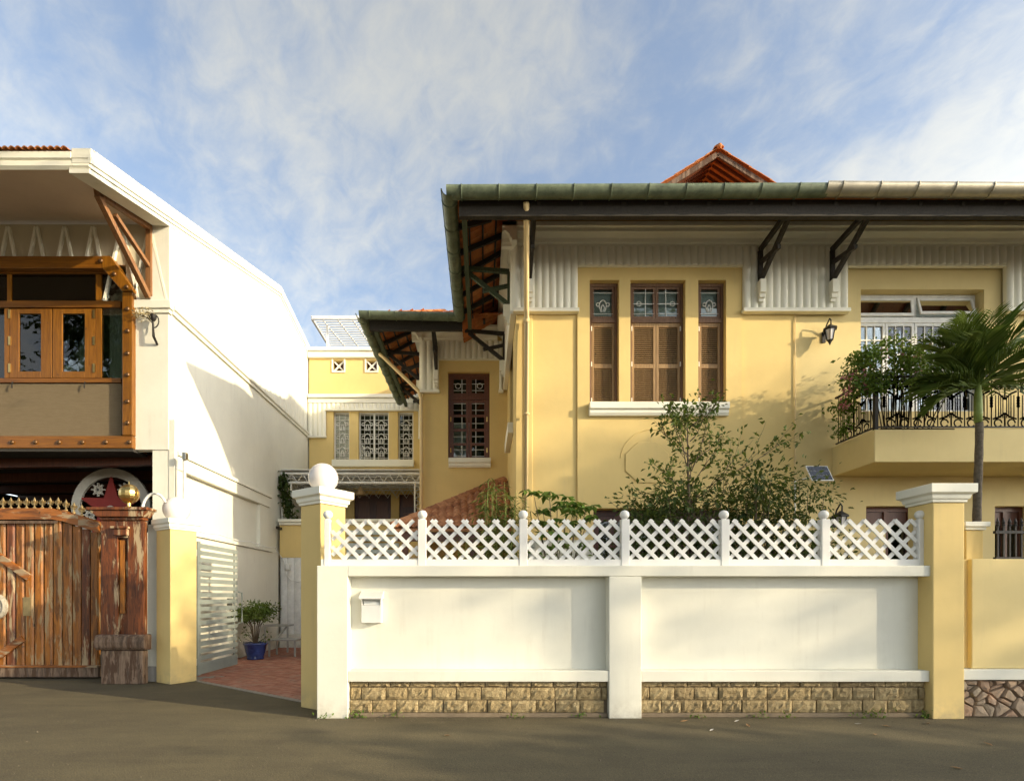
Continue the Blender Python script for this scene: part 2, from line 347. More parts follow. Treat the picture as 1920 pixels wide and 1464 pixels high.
    def mesh(s, name, off=(0, 0, 0), smooth=False):
        me = bpy.data.meshes.new(name); ox, oy, oz = off
        me.from_pydata([(x - ox, y - oy, z - oz) for x, y, z in s.v], [], s.f); me.update()
        if smooth: me.polygons.foreach_set('use_smooth', [True] * len(me.polygons))
        return me

LOC = {}
def tag(o, label=None, cat=None, group=None, kind=None):
    for k, v in (('label', label), ('category', cat), ('group', group), ('kind', kind)):
        if v: o[k] = v
    return o
def thing(name, label, cat, loc=(0, 0, 0), group=None, rz=0.0):
    o = bpy.data.objects.new(name, None); COL.objects.link(o); o.location = loc; o.rotation_euler = (0, 0, rz)
    o.empty_display_size = 0.2; LOC[o] = tuple(loc); return tag(o, label, cat, group)
def link(name, me, mat, parent=None, loc=(0, 0, 0), rot=None, scale=None, bevel=0.0, label=None, kind=None):
    o = bpy.data.objects.new(name, me); COL.objects.link(o)
    if mat and not me.materials: me.materials.append(MAT[mat])
    o.location = loc
    if rot is not None: o.rotation_euler = rot
    if scale is not None: o.scale = scale
    if parent is not None: o.parent = parent; LOC[o] = LOC.get(parent, (0, 0, 0))
    else: LOC[o] = tuple(loc)
    if bevel:
        b = o.modifiers.new('bevel', 'BEVEL'); b.width = bevel; b.segments = 2; b.limit_method = 'ANGLE'; b.angle_limit = R(40)
    return tag(o, label, kind=kind)
def part(name, mb, mat, parent, smooth=False, bevel=0.0, local=False, label=None, kind=None):
    """a mesh given in world metres (or local ones) as a part of a thing, or of a part"""
    return link(name, mb.mesh(name, (0, 0, 0) if local else LOC[parent], smooth), mat, parent, bevel=bevel, label=label, kind=kind)
def piece(name, me, mat, parent, loc, rot=None, scale=None):
    """a copy of a shared mesh as a piece of a thing, loc in world metres"""
    L = LOC[parent]; return link(name, me, mat, parent, (loc[0] - L[0], loc[1] - L[1], loc[2] - L[2]), rot, scale)
def solo(name, mb, mat, label, cat, loc=(0, 0, 0), group=None, smooth=False, kind=None, bevel=0):
    o = link(name, mb.mesh(name, loc, smooth), mat, None, loc, bevel=bevel); return tag(o, label, cat, group, kind)
def setting(name, mb, mat): o = link(name, mb.mesh(name), mat); o['kind'] = 'structure'; return o
def front(Y): return lambda p: (p[0], Y + p[1], p[2])          # local (along, depth, up) of a wall facing the street
def leftf(X): return lambda p: (X + p[1], p[0], p[2])          # of a wall facing left
def rightf(X): return lambda p: (X - p[1], p[0], p[2])         # of a wall facing right

def leaf_mesh(name, pts, size, droop=0.3, width=0.42, seed=1, dirs=None, jitter=0.9):
    """many small folded leaves, one island each"""
    g = np.random.default_rng(seed); P = np.asarray(pts, float); n = len(P)
    d = g.normal(size=(n, 3)) * jitter
    if dirs is not None: d += np.asarray(dirs)
    d[:, 2] -= droop; d /= np.linalg.norm(d, axis=1)[:, None] + 1e-9
    up = g.normal(size=(n, 3)) * 0.5 + np.array([0, 0, 1.0]); sd = np.cross(d, up); sd /= np.linalg.norm(sd, axis=1)[:, None] + 1e-9
    nn = np.cross(sd, d); L = size * g.uniform(0.65, 1.25, n)[:, None]; w = L * width * 0.5
    mid = P + d * L * 0.5
    vs = np.stack([P, mid + sd * w + nn * w * 0.4, P + d * L - nn * L * 0.08, mid - sd * w + nn * w * 0.4], 1).reshape(-1, 3)
    i = np.arange(n) * 4; fs = np.concatenate([np.stack([i, i + 1, i + 2], 1), np.stack([i, i + 2, i + 3], 1)])
    me = bpy.data.meshes.new(name); me.vertices.add(len(vs)); me.vertices.foreach_set('co', vs.ravel())
    me.loops.add(len(fs) * 3); me.loops.foreach_set('vertex_index', fs.ravel().astype(np.int32))
    me.polygons.add(len(fs)); me.polygons.foreach_set('loop_start', np.arange(len(fs), dtype=np.int32) * 3)
    me.update(calc_edges=True); return me

def tile_mesh(w, l, t=0.014, h=0.035, name='tile'):
    m = MB(); k = 5; top = []; bot = []
    for i in range(k + 1):
        x = w * (i / k - 0.5) * 1.06; z = h * math.cos(math.pi * (i / k - 0.5)) ** 1.0
        top.append((x, z + t)); bot.append((x, z))
    m.prism(top + bot[::-1], 'y', 0, l); me = m.mesh(name); return me
SHADE = True
TREES = [
 ('dense low tree across the street nearest the viewer', 19.0, -3.6, 3.9, 2.8, 2.5, 14000, 0.30, 1, 110, 0.9),
 ('dense low tree across the street, second along', 22.8, -3.6, 4.2, 2.6, 2.5, 14000, 0.30, 6, 110, 0.9),
 ('tall spreading tree farther along across the street', 43.2, -3.6, 12.8, 6.6, 3.9, 12000, 0.36, 3, 150, 0.85),
 ('slim tall tree across the street with a small open crown', 26.0, -3.6, 11.1, 1.9, 1.4, 760, 0.24, 4, 24, 1.2),
 ('big round tree set back across the street at the far left', -20.5, -15.0, 13.5, 7.5, 7.5, 12000, 0.42, 7, 120, 1.0),
 ('very tall street tree whose high crown roofs the street above the viewer', 0.0, -1.2, 12.2, 6.2, 1.5, 26000, 0.36, 5, 130, 1.1),  # added canopy out of view, dims the skylight on the near road
 ('second tall street tree with a high crown left of the viewer', -11.0, -1.4, 12.6, 5.5, 1.5, 20000, 0.36, 9, 110, 1.1),  # another added canopy out of view, closes more sky over the foreground
 ('light feathery tree across the street before the tall spreading one', 36.3, -3.6, 14.2, 3.4, 1.9, 1700, 0.26, 12, 45, 1.2),
]

# ================================================================== THE GROUND
setting('ground', MB().box(-400, 400, -400, 400, -0.6, -0.03), 'earth')
setting('road', MB().box(-60, 60, -3.2, 10.7, -0.2, 0.0), 'asphalt')
setting('garden_ground', MB().prism([(-1.6, 7.1), (14, 7.1), (14, 10.4), (0.6, 10.4), (0.6, 14.3), (-1.6, 14.3)], 'z', -0.2, 0.06), 'earth')
drive = setting('driveway', MB().prism([(-5.16, 9.62), (-2.55, 7.7), (-1.65, 8.2), (-1.65, 15.9), (-6.2, 15.9), (-6.2, 10.7)], 'z', -0.1, 0.012), 'concrete_edge')
def pavers():
    m = MB(); a = Vector((-5.16, 9.62)); b = Vector((-2.55, 7.7)); u = (b - a).normalized(); v = Vector((-u.y, u.x))
    g = random.Random(3)
    for j in range(1, 92):
        for i in range(-26, 34):
            c = a + u * ((i + 0.5 * (j % 2)) * 0.21 + 0.1) + v * (j * 0.105 + 0.02)
            if c.x < -6.08 or c.x > -1.75 or c.y > 15.85 or c.y < 7.9: continue
            if (c - a).dot(u) < -0.2 and c.y < 10.2: continue
            h = 0.012 + g.uniform(0.006, 0.011); hw = 0.1; hd = 0.048
            ps = [c + u * sx * hw + v * sy * hd for sx, sy in ((-1, -1), (1, -1), (1, 1), (-1, 1))]
            m.add([(p.x, p.y, 0.0) for p in ps] + [(p.x, p.y, h) for p in ps], [(4, 5, 6, 7), (0, 1, 5, 4), (1, 2, 6, 5), (2, 3, 7, 6), (3, 0, 4, 7)])
    part('brick_paving', m, 'red_paver', drive, kind='stuff')
pavers()

# ================================================================== THE YELLOW VILLA
YW = 10.4; XC = 0.634; YG = 8.95; ZG = 8.29; XG = -0.52          # facade, left corner, eave and gutter
YW2 = 14.28; XC2 = -1.63; YG2 = 12.83; XG2 = -2.87               # the set-back wing
SL = 0.577                                                       # roof slope
villa = thing('villa', 'yellow two-storey villa with white reeded frieze, shutters and tiled eaves behind the white wall', 'house', (4.0, YW, 0))
xb0, xb1 = U(1082, YW), U(1390, YW); xr = U(1488, YW); xw0, xw1 = U(1585, YW), U(1880, YW)
ZT = 9.15
# walls
part('wall', MB(front(YW)).wall(XC, xb0, 0, ZT), 'yellow_plaster', villa)
W3 = [(U(1105, YW), U(1160, YW)), (U(1181, YW), U(1284, YW)), (U(1308, YW), U(1360, YW))]
wz0, wz1 = V(758, YW), V(527, YW)
gar = (U(1112, YW), U(1390, YW) - 0.12, 0.06, V(953, YW), 0.35)
bay = MB(front(YW - 0.035)).wall(xb0, xb1, 0, ZT, [(a, b, wz0, wz1, 0.19) for a, b in W3] + [gar])
bay.box(xb0, xb0 + 0.002, 0, 0.036, 0, ZT).box(xb1 - 0.002, xb1, 0, 0.036, 0, ZT)
part('wall', bay, 'yellow_plaster', villa)
ww = (U(1616, YW), U(1848, YW), V(770, YW), V(541, YW), 0.30)
gw = [(U(1626, YW), U(1722, YW), V(1060, YW), V(948, YW), 0.25), (U(1868, YW), U(1935, YW), V(1100, YW), V(948, YW), 0.25)]
part('wall', MB(front(YW)).wall(xb1, xr, 0, ZT).box(xr - 0.001, xr, 0, 0.03, 0, ZT), 'yellow_plaster', villa)
part('wall', MB(front(YW + 0.03)).wall(xr, 14.0, 0, ZT, [ww] + gw), 'pale_yellow_plaster', villa)
sidew = (11.55, 13.0, 5.3, 7.5, 0.22)
part('wall', MB(leftf(XC)).wall(YW, YW2, 0, ZT, [sidew]), 'yellow_plaster', villa)
w2 = (U(840, YW2), U(918, YW2), V(860, YW2), V(697, YW2), 0.22)
part('wall', MB(front(YW2)).wall(XC2, XC, 0, ZT, [w2]), 'yellow_plaster', villa)
part('wall', MB(leftf(XC2)).wall(YW2, 18.75, 0, ZT), 'yellow_plaster', villa)
part('wall', MB().quad((14, YW, 0), (14, 18.75, 0), (14, 18.75, ZT), (14, YW, ZT)).quad((14, 18.75, 0), (XC2, 18.75, 0), (XC2, 18.75, ZT), (14, 18.75, ZT)), 'yellow_plaster', villa)
# floors inside keep the rooms dark
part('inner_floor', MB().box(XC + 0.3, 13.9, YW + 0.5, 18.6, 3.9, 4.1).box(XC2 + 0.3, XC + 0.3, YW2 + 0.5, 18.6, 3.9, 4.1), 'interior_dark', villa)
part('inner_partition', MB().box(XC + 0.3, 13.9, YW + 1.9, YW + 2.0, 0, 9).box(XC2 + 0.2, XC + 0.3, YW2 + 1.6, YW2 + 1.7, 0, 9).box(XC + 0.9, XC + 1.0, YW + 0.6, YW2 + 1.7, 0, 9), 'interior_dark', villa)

# friezes of white reeds, their drip mouldings, and the cornice
fz0, fz1, fzt = V(583, YW), V(502, YW), V(468, YW)
def frieze(T, runs, dd=-0.055):
    m = MB(T)
    for a0, a1, z0, z1, foot in runs:
        m.corr(a0, a1, z0, z1, 0.143, 0.045, dd)
        m.quad((a0, dd, z0), (a0, dd, z1), (a0, 0, z1), (a0, 0, z0)); m.quad((a1, dd, z0), (a1, 0, z0), (a1, 0, z1), (a1, dd, z1))
    part('reeded_frieze', m, 'white_trim', villa)
    k = MB(T)
    for a0, a1, z0, z1, foot in runs:
        if foot: k.box(a0 - 0.02, a1 + 0.02, dd - 0.065, 0.0, z0 - 0.075, z0 - 0.004)
        else: k.box(a0, a1, dd - 0.02, 0.0, z0 - 0.022, z0 - 0.004)
    part('frieze_moulding', k, 'white_trim', villa, bevel=0.012)
frieze(front(YW), [(XC - 0.055, xb0, fz0, fzt, 1), (xb0 + 0.001, xb1 - 0.001, fz1, fzt, 0), (xb1, xw0, fz0, fzt, 1), (xw0 + 0.001, xw1 - 0.001, fz1, fzt, 0), (xw1, 14, fz0, fzt, 1)], -0.075)
frieze(leftf(XC), [(YW - 0.02, YW2 - 0.1, fz0, fzt, 1)])
f2z0, f2z1, f2t = V(733, YW2), V(675, YW2), V(642, YW2)
xa, xbb = U(823, YW2), U(936, YW2)
frieze(front(YW2), [(XC2 - 0.055, xa, f2z0, f2t, 1), (xa + 0.001, xbb - 0.001, f2z1, f2t, 0), (xbb, XC - 0.13, f2z0, f2t, 1)])
frieze(leftf(XC2), [(YW2 - 0.02, 18.6, f2z0, f2t, 1)])
def cornice(axis, a0, a1, c, zb, zt, sgn=-1):
    h = zt - zb; pr = [(0, 0), (0.10, 0), (0.10, 0.12 * h), (0.13, 0.16 * h), (0.15, 0.34 * h), (0.21, 0.5 * h), (0.24, 0.55 * h), (0.24, 0.74 * h), (0.28, 0.78 * h), (0.28, h), (0, h)]
    m = MB(); m.prism([(c + sgn * o, zb + z) for o, z in pr], axis, a0, a1); part('cornice', m, 'white_trim', villa)
cornice('x', XC - 0.28, 14, YW, fzt, V(434, YW)); cornice('y', YW - 0.28, YW2 - 0.005, XC, fzt + 0.002, V(434, YW) - 0.002)
cornice('x', XC2 - 0.28, XC - 0.27, YW2, f2t, f2t + 0.34); cornice('y', YW2 - 0.28, 18.7, XC2, f2t + 0.002, f2t + 0.338)
# soft vertical mouldings, the blind octagon and the arch line on the facade
cx, cz, rr = U(1212, YW), V(868, YW), 0.46
o8 = [(cx + rr * math.cos(R(22.5 + 45 * i)), cz + rr * 0.93 * math.sin(R(22.5 + 45 * i))) for i in range(8)]
part('octagon_plaque', MB().prism(o8, 'y', YW - 0.055, YW - 0.034), 'yellow_plaster', villa, bevel=0.012)
part('arch_moulding', MB().tube([(cx + 0.1 + 0.62 * math.cos(R(a)), YW - 0.04, cz + 0.02 + 0.62 * math.sin(R(a))) for a in range(30, 176, 6)], 0.008, 6), 'yellow_plaster', villa)
part('conduit', MB().tube([(xr + 0.02, YW - 0.02, 0.1), (xr + 0.02, YW - 0.02, V(594, YW))], 0.011, 8), 'cream_pipe', villa, smooth=True)
part('corner_strip', MB().box(U(1000, YW) - 0.16, U(1000, YW) - 0.02, YW - 0.03, YW, 0.1, fz0 - 0.08), 'yellow_plaster', villa, bevel=0.01)

# ---- shuttered windows
def sill(x0, x1, Y, z1, h, out=0.16, nm='window_sill'):
    pr = [(Y, z1), (Y - out, z1), (Y - out, z1 - 0.5 * h), (Y - out * 0.72, z1 - 0.58 * h), (Y - out * 0.72, z1 - 0.8 * h), (Y - out * 0.5, z1 - h), (Y, z1 - h)]
    return part(nm, MB().prism(pr, 'x', x0, x1), 'white_trim', villa, bevel=0.006)
sill(U(1106, YW - 0.15), U(1368, YW - 0.15), YW - 0.035, wz0 - 0.004, 0.25, 0.13)
def louvre(m, x0, x1, y, z0, z1, pitch):
    n = int((z1 - z0) / pitch)
    for i in range(n):
        z = z0 + (i + 0.5) * (z1 - z0) / n
        m.add([(x0, y - 0.016, z - 0.013), (x1, y - 0.016, z - 0.013), (x1, y + 0.016, z + 0.013), (x0, y + 0.016, z + 0.013),
               (x0, y - 0.016, z - 0.006), (x1, y - 0.016, z - 0.006), (x1, y + 0.016, z + 0.020), (x0, y + 0.016, z + 0.020)],
              [(0, 3, 2, 1), (4, 5, 6, 7), (0, 1, 5, 4), (2, 3, 7, 6), (1, 2, 6, 5), (3, 0, 4, 7)])
def lyre(m, cx, y, zc, s, r=0.007):
    for sg in (-1, 1):
        m.tube([(cx + sg * s * x, y, zc + s * z) for x, z in ((0.28, -1.0), (0.42, -0.55), (0.55, -0.1), (0.48, 0.35), (0.25, 0.68), (0.0, 0.8))], r, 5)
        m.tube([(cx + sg * s * (0.72 + 0.26 * math.cos(R(a))), y, zc + s * (0.12 + 0.26 * math.sin(R(a)))) for a in range(-150, 150, 25)], r, 5)
        m.tube([(cx + sg * s * 0.12, y, zc - s), (cx + sg * s * 0.22, y, zc - s * 0.3), (cx + sg * s * 0.05, y, zc + s * 0.1)], r, 5)
def shutter_window(x0, x1, leaves):
    y = YW + 0.10; ztr = V(598, YW); fr = 0.055
    w = part('shuttered_window', MB().box(x0, x0 + fr, y - 0.02, y + 0.05, wz0, wz1).box(x1 - fr, x1, y - 0.02, y + 0.05, wz0, wz1)
             .box(x0 + fr, x1 - fr, y - 0.02, y + 0.05, wz1 - fr, wz1).box(x0 + fr, x1 - fr, y - 0.03, y + 0.05, ztr - 0.035, ztr + 0.045), 'transom_wood', villa, bevel=0.005)
    n = leaves; lw = (x1 - x0 - 2 * fr) / n
    for i in range(n):
        a = x0 + fr + i * lw + 0.004; b = a + lw - 0.008; st = 0.05
        # transom light
        f = MB().box(a, a + st, y, y + 0.035, ztr + 0.046, wz1 - fr - 0.002).box(b - st, b, y, y + 0.035, ztr + 0.046, wz1 - fr - 0.002)
        f.box(a + st, b - st, y, y + 0.035, ztr + 0.046, ztr + 0.10).box(a + st, b - st, y, y + 0.035, wz1 - fr - 0.05, wz1 - fr - 0.002); part('transom_frame', f, 'transom_wood', w)
        part('pane', MB().box(a + st, b - st, y + 0.014, y + 0.019, ztr + 0.10, wz1 - fr - 0.05), 'pane_glass', w)
        g = MB(); gz = (ztr + wz1) / 2 - 0.02; gx = (a + b) / 2
        if n == 1: lyre(g, gx, y + 0.004, gz - 0.03, 0.13, 0.009)
        else:
            g.tube([(gx + 0.04 * (1 if i == 0 else -1), y + 0.004, ztr + 0.1), (gx + 0.04 * (1 if i == 0 else -1), y + 0.004, wz1 - 0.1)], 0.008, 5)
            g.tube([(a + 0.03, y + 0.004, gz), (b - 0.03, y + 0.004, gz)], 0.008, 5)
            g.tube([(gx - 0.09 * (1 if i == 0 else -1) + 0.045 * math.cos(R(t)), y + 0.002, gz + 0.045 * math.sin(R(t))) for t in range(0, 360, 30)], 0.007, 5, True)
        for zz in (ztr + 0.15, wz1 - fr - 0.12): g.tube([(a + 0.03, y + 0.004, zz), (b - 0.03, y + 0.004, zz)], 0.006, 5)
        part('grille', g, 'white_metal', w)
        part('curtain', MB().quad((a, y + 0.08, ztr), (b, y + 0.08, ztr), (b, y + 0.08, wz1), (a, y + 0.08, wz1)), 'pale_curtain', w)
        # louvred leaf
        z0 = wz0 + 0.012; z1 = ztr - 0.038; zm = z0 + (z1 - z0) * 0.475; yy = y - 0.012
        f = MB().box(a, a + st, yy, yy + 0.04, z0, z1).box(b - st, b, yy, yy + 0.04, z0, z1)
        f.box(a + st, b - st, yy, yy + 0.04, z0, z0 + 0.07).box(a + st, b - st, yy, yy + 0.04, z1 - 0.08, z1).box(a + st, b - st, yy, yy + 0.04, zm - 0.04, zm + 0.04)
        lf = part('shutter', f, 'shutter_wood', w, bevel=0.004)
        lv = MB(); louvre(lv, a + st - 0.004, b - st + 0.004, yy + 0.022, z0 + 0.07, zm - 0.04, 0.0365); louvre(lv, a + st - 0.004, b - st + 0.004, yy + 0.022, zm + 0.04, z1 - 0.08, 0.0365)
        part('louvres', lv, 'shutter_wood', w, kind='stuff')
        hx = a - 0.002 if i == 0 else b + 0.002
        for q in (0.06, 0.5, 0.93):
            part('hinge', MB().tube([(hx, yy - 0.006, z0 + q * (z1 - z0) - 0.045), (hx, yy - 0.006, z0 + q * (z1 - z0) + 0.045)], 0.011, 6), 'white_metal', w)
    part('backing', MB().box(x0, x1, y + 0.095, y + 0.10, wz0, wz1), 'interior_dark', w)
for (a, b), n in zip(W3, (1, 2, 1)): shutter_window(a, b, n)
# side window in the narrow left flank
sw = part('side_window', MB(leftf(XC)).box(11.55, 13.0, 0.10, 0.16, 5.3, 7.5), 'grey_stain', villa)
for k in range(3):
    lv = MB(leftf(XC)); a = 11.6 + k * 0.47
    for j in range(40): lv.box(a, a + 0.42, 0.07, 0.10, 5.36 + j * 0.053, 5.395 + j * 0.053)
    part('louvres', lv, 'grey_stain', sw, kind='stuff')
part('window_sill', MB(leftf(XC)).box(11.45, 13.1, -0.12, 0.0, 5.05, 5.28), 'white_trim', villa, bevel=0.01)

# ---- wide white window above the balcony
def white_window():
    x0, x1, z0, z1, rv = ww; y = YW + 0.22; zt = V(600, YW + 0.2)
    w = part('white_window', MB().box(x0, x0 + 0.05, y, y + 0.06, z0, z1).box(x1 - 0.05, x1, y, y + 0.06, z0, z1).box(x0 + 0.05, x1 - 0.05, y, y + 0.06, z1 - 0.06, z1).box(x0 + 0.05, x1 - 0.05, y - 0.01, y + 0.06, zt - 0.05, zt + 0.06), 'white_metal', villa, bevel=0.004)
    xm = (x0 + x1) / 2; part('mullion', MB().box(xm - 0.035, xm + 0.035, y, y + 0.06, zt + 0.06, z1 - 0.06), 'white_metal', w)
    for a, b, tl in ((x0 + 0.06, xm - 0.04, 0.10), (xm + 0.04, x1 - 0.06, 0.26)):
        H = z1 - 0.07 - zt - 0.07
        def T(p, a=a, tl=tl): # hinged along the top, the foot swung outwards
            zz = p[2]; return (a + p[0], y - 0.01 + p[1] * math.cos(tl) - zz * math.sin(tl), z1 - 0.07 - zz * math.cos(tl) - p[1] * math.sin(tl))
        W_ = b - a; f = MB(T).box(0, 0.045, 0, 0.03, 0, H).box(W_ - 0.045, W_, 0, 0.03, 0, H).box(0.045, W_ - 0.045, 0, 0.03, 0, 0.045).box(0.045, W_ - 0.045, 0, 0.03, H - 0.06, H)
        v = part('vent_sash', f, 'white_metal', w, bevel=0.004)
        part('pane', MB(T).box(0.045, W_ - 0.045, 0.012, 0.017, 0.045, H - 0.06), 'pane_glass', v)
    def grid(x0_, x1_, za, zb, nx, nz, yo=0.07):
        g = MB()
        for i in range(1, nx): xx = x0_ + (x1_ - x0_) * i / nx; g.box(xx - 0.011, xx + 0.011, y + yo, y + yo + 0.016, za, zb)
        for i in range(1, nz): zz = za + (zb - za) * i / nz; g.box(x0_, x1_, y + yo + 0.001, y + yo + 0.015, zz - 0.011, zz + 0.011)
        part('grille', g, 'white_metal', w)
    grid(x0 + 0.05, xm, zt, z1, 5, 4); grid(xm, x1 - 0.05, zt, z1, 5, 4)
    n = 4; lw = (x1 - x0 - 0.1) / n
    for i in range(n):
        a = x0 + 0.05 + i * lw; b = a + lw; f = MB().box(a + 0.005, a + 0.055, y + 0.005, y + 0.05, z0, zt - 0.05).box(b - 0.055, b - 0.005, y + 0.005, y + 0.05, z0, zt - 0.05)
        f.box(a + 0.055, b - 0.055, y + 0.005, y + 0.05, zt - 0.11, zt - 0.05).box(a + 0.055, b - 0.055, y + 0.005, y + 0.05, z0, z0 + 0.09); c = part('casement', f, 'white_metal', w, bevel=0.004)
        part('pane', MB().box(a + 0.055, b - 0.055, y + 0.03, y + 0.035, z0 + 0.09, zt - 0.11), 'pane_glass', c)
        grid(a + 0.05, b - 0.05, z0 + 0.05, zt - 0.1, 3, 6, 0.010)
    for a, b in ((x0 + 0.05, x0 + 0.62), (x1 - 0.75, x1 - 0.05)):
        m = MB(); k = 24
        vs = [(a + (b - a) * i / k, y + 0.16 + 0.02 * math.sin(i * 1.9), z) for z in (z0, zt) for i in range(k + 1)]
        m.add(vs, [(i, i + 1, k + 2 + i, k + 1 + i) for i in range(k)]); part('curtain', m, 'pale_curtain', w, smooth=True)
    part('blind', MB().box(x0 + 0.05, x1 - 0.05, y + 0.14, y + 0.145, zt, z1), 'pale_curtain', w)
    part('valance', MB().box(x0 + 0.05, x1 - 0.05, y + 0.13, y + 0.135, z0, z0 + 0.62), 'pale_curtain', w)
white_window()
# ---- ground floor openings
def low_window(h, lab=None):
    x0, x1, z0, z1, rv = h; y = YW + 0.18
    w = part('ground_window', MB().box(x0, x0 + 0.07, y, y + 0.06, z0, z1).box(x1 - 0.07, x1, y, y + 0.06, z0, z1).box(x0 + 0.07, x1 - 0.07, y, y + 0.06, z1 - 0.09, z1).box((x0 + x1) / 2 - 0.04, (x0 + x1) / 2 + 0.04, y, y + 0.06, z0, z1 - 0.09), 'dark_brown_wood', villa)
    part('roller_blind', MB().box(x0 + 0.07, x1 - 0.07, y + 0.03, y + 0.035, z1 - 0.34, z1 - 0.09), 'dark_brown_wood', w)
    part('pane', MB().box(x0 + 0.07, x1 - 0.07, y + 0.05, y + 0.055, z0, z1 - 0.09), 'pane_glass', w)
for h in gw: low_window(h)
def folding_door():
    x0, x1, z0, z1, rv = gar; y = YW + 0.26; n = 6; lw = (x1 - x0) / n
    d = part('folding_door', MB().box(x0, x1, y - 0.03, y + 0.06, z1 - 0.10, z1).box(x0, x0 + 0.08, y - 0.03, y + 0.06, z0, z1 - 0.10).box(x1 - 0.08, x1, y - 0.03, y + 0.06, z0, z1 - 0.10), 'maroon_wood', villa)
    for i in range(n):
        a = x0 + i * lw + (0.085 if i == 0 else 0.005); b = x0 + (i + 1) * lw - (0.085 if i == n - 1 else 0.005)
        f = MB().box(a, a + 0.08, y, y + 0.04, z0, z1 - 0.10).box(b - 0.08, b, y, y + 0.04, z0, z1 - 0.10).box(a + 0.08, b - 0.08, y, y + 0.04, z0, z0 + 0.7).box(a + 0.08, b - 0.08, y, y + 0.04, z1 - 0.22, z1 - 0.10)
        part('door_leaf', f, 'maroon_wood', d); part('pane', MB().box(a + 0.08, b - 0.08, y + 0.02, y + 0.025, z0 + 0.7, z1 - 0.22), 'pane_glass', d)
folding_door()
# ---- the wing's tall casement
def wing_window():
    x0, x1, z0, z1, rv = w2; y = YW2 + 0.12; zt = z0 + (z1 - z0) * 0.715
    w = part('tall_casement', MB().box(x0, x0 + 0.07, y, y + 0.06, z0, z1).box(x1 - 0.07, x1, y, y + 0.06, z0, z1).box(x0 + 0.07, x1 - 0.07, y, y + 0.06, z1 - 0.08, z1).box(x0 + 0.07, x1 - 0.07, y - 0.02, y + 0.06, zt - 0.05, zt + 0.06), 'dark_brown_wood', villa, bevel=0.006)
    xm = (x0 + x1) / 2
    for s, (a, b) in enumerate(((x0 + 0.07, xm - 0.004), (xm + 0.004, x1 - 0.07))):
        st = 0.075
        for lo, hi, n in ((zt + 0.06, z1 - 0.08, 1), (z0, zt - 0.05, 4)):
            f = MB().box(a, a + st, y, y + 0.045, lo, hi).box(b - st, b, y, y + 0.045, lo, hi); H = (hi - lo)
            for k in range(n + 1):
                zc = lo + 0.04 + (H - 0.08) * k / n; f.box(a + st, b - st, y, y + 0.045, zc - 0.036, zc + 0.036)
            lf = part('casement_leaf', f, 'dark_brown_wood', w, bevel=0.005)
            for k in range(n):
                za = lo + 0.076 + (H - 0.08) * k / n; zb = lo + 0.004 + (H - 0.08) * (k + 1) / n
                part('pane', MB().box(a + st, b - st, y + 0.018, y + 0.023, za, zb), 'pane_glass', lf)
        g = MB(); gx = a + (b - a) * (0.62 if s == 0 else 0.38)
        g.tube([(gx, y + 0.008, z0), (gx, y + 0.008, z1 - 0.1)], 0.009, 5)
        for k in range(13): zz = z0 + 0.1 + k * (z1 - z0 - 0.2) / 12; g.tube([(a, y + 0.008, zz), (b, y + 0.008, zz)], 0.007, 5)
        zc = (zt + z1) / 2; ox = a + (b - a) * (0.4 if s == 0 else 0.6)
        g.tube([(ox + 0.07 * math.cos(R(t)), y + 0.006, zc + 0.07 * math.sin(R(t))) for t in range(0, 360, 30)], 0.009, 5, True)
        part('grille', g, 'white_metal', w)
    for q in (0.12, 0.62):
        for hx in (x0 + 0.068, x1 - 0.068): part('hinge', MB().tube([(hx, y - 0.01, z0 + q * (zt - z0)), (hx, y - 0.01, z0 + q * (zt - z0) + 0.12)], 0.014, 6), 'brass', w)
    part('curtain', MB().quad((x0 + 0.1, y + 0.3, z0), (xm + 0.02, y + 0.3, z0), (xm + 0.02, y + 0.3, z0 + 1.1), (x0 + 0.1, y + 0.3, z0 + 1.1)), 'pale_curtain', w)
    sill(U(841, YW2 - 0.1), U(920, YW2 - 0.1), YW2, z0 - 0.004, 0.24, 0.14)
wing_window()

# ---- downpipes
part('downpipe', MB().tube([(U(987, YG), YG + 0.05, ZG - 0.10), (U(987, YG + 0.2), YG + 0.2, ZG - 0.22), (U(987, YW - 0.25), YW - 0.25, V(600, YW) + 0.12), (U(987, YW - 0.12), YW - 0.12, V(600, YW) - 0.08), (U(987, YW - 0.12), YW - 0.12, 0.1)], 0.05, 10), 'cream_pipe', villa, smooth=True)
part('pipe_collar', MB().tube([(U(987, YW - 0.12), YW - 0.12, V(612, YW)), (U(987, YW - 0.12), YW - 0.12, V(602, YW))], 0.06, 10), 'cream_pipe', villa, smooth=True)
part('pipe_collar', MB().tube([(U(987, YW - 0.12), YW - 0.12, V(782, YW)), (U(987, YW - 0.12), YW - 0.12, V(779, YW))], 0.062, 10), 'cream_pipe', villa, smooth=True)
part('downpipe', MB().tube([(XG2 + 0.03, 14.55, ZG - 0.14), (XG2 + 0.15, 14.5, ZG - 0.26), (XC2 - 0.10, YW2 - 0.06, 7.0), (XC2 - 0.03, YW2 - 0.09, 6.8), (XC2 - 0.03, YW2 - 0.09, 0.1)], 0.05, 10), 'cream_pipe', villa, smooth=True)

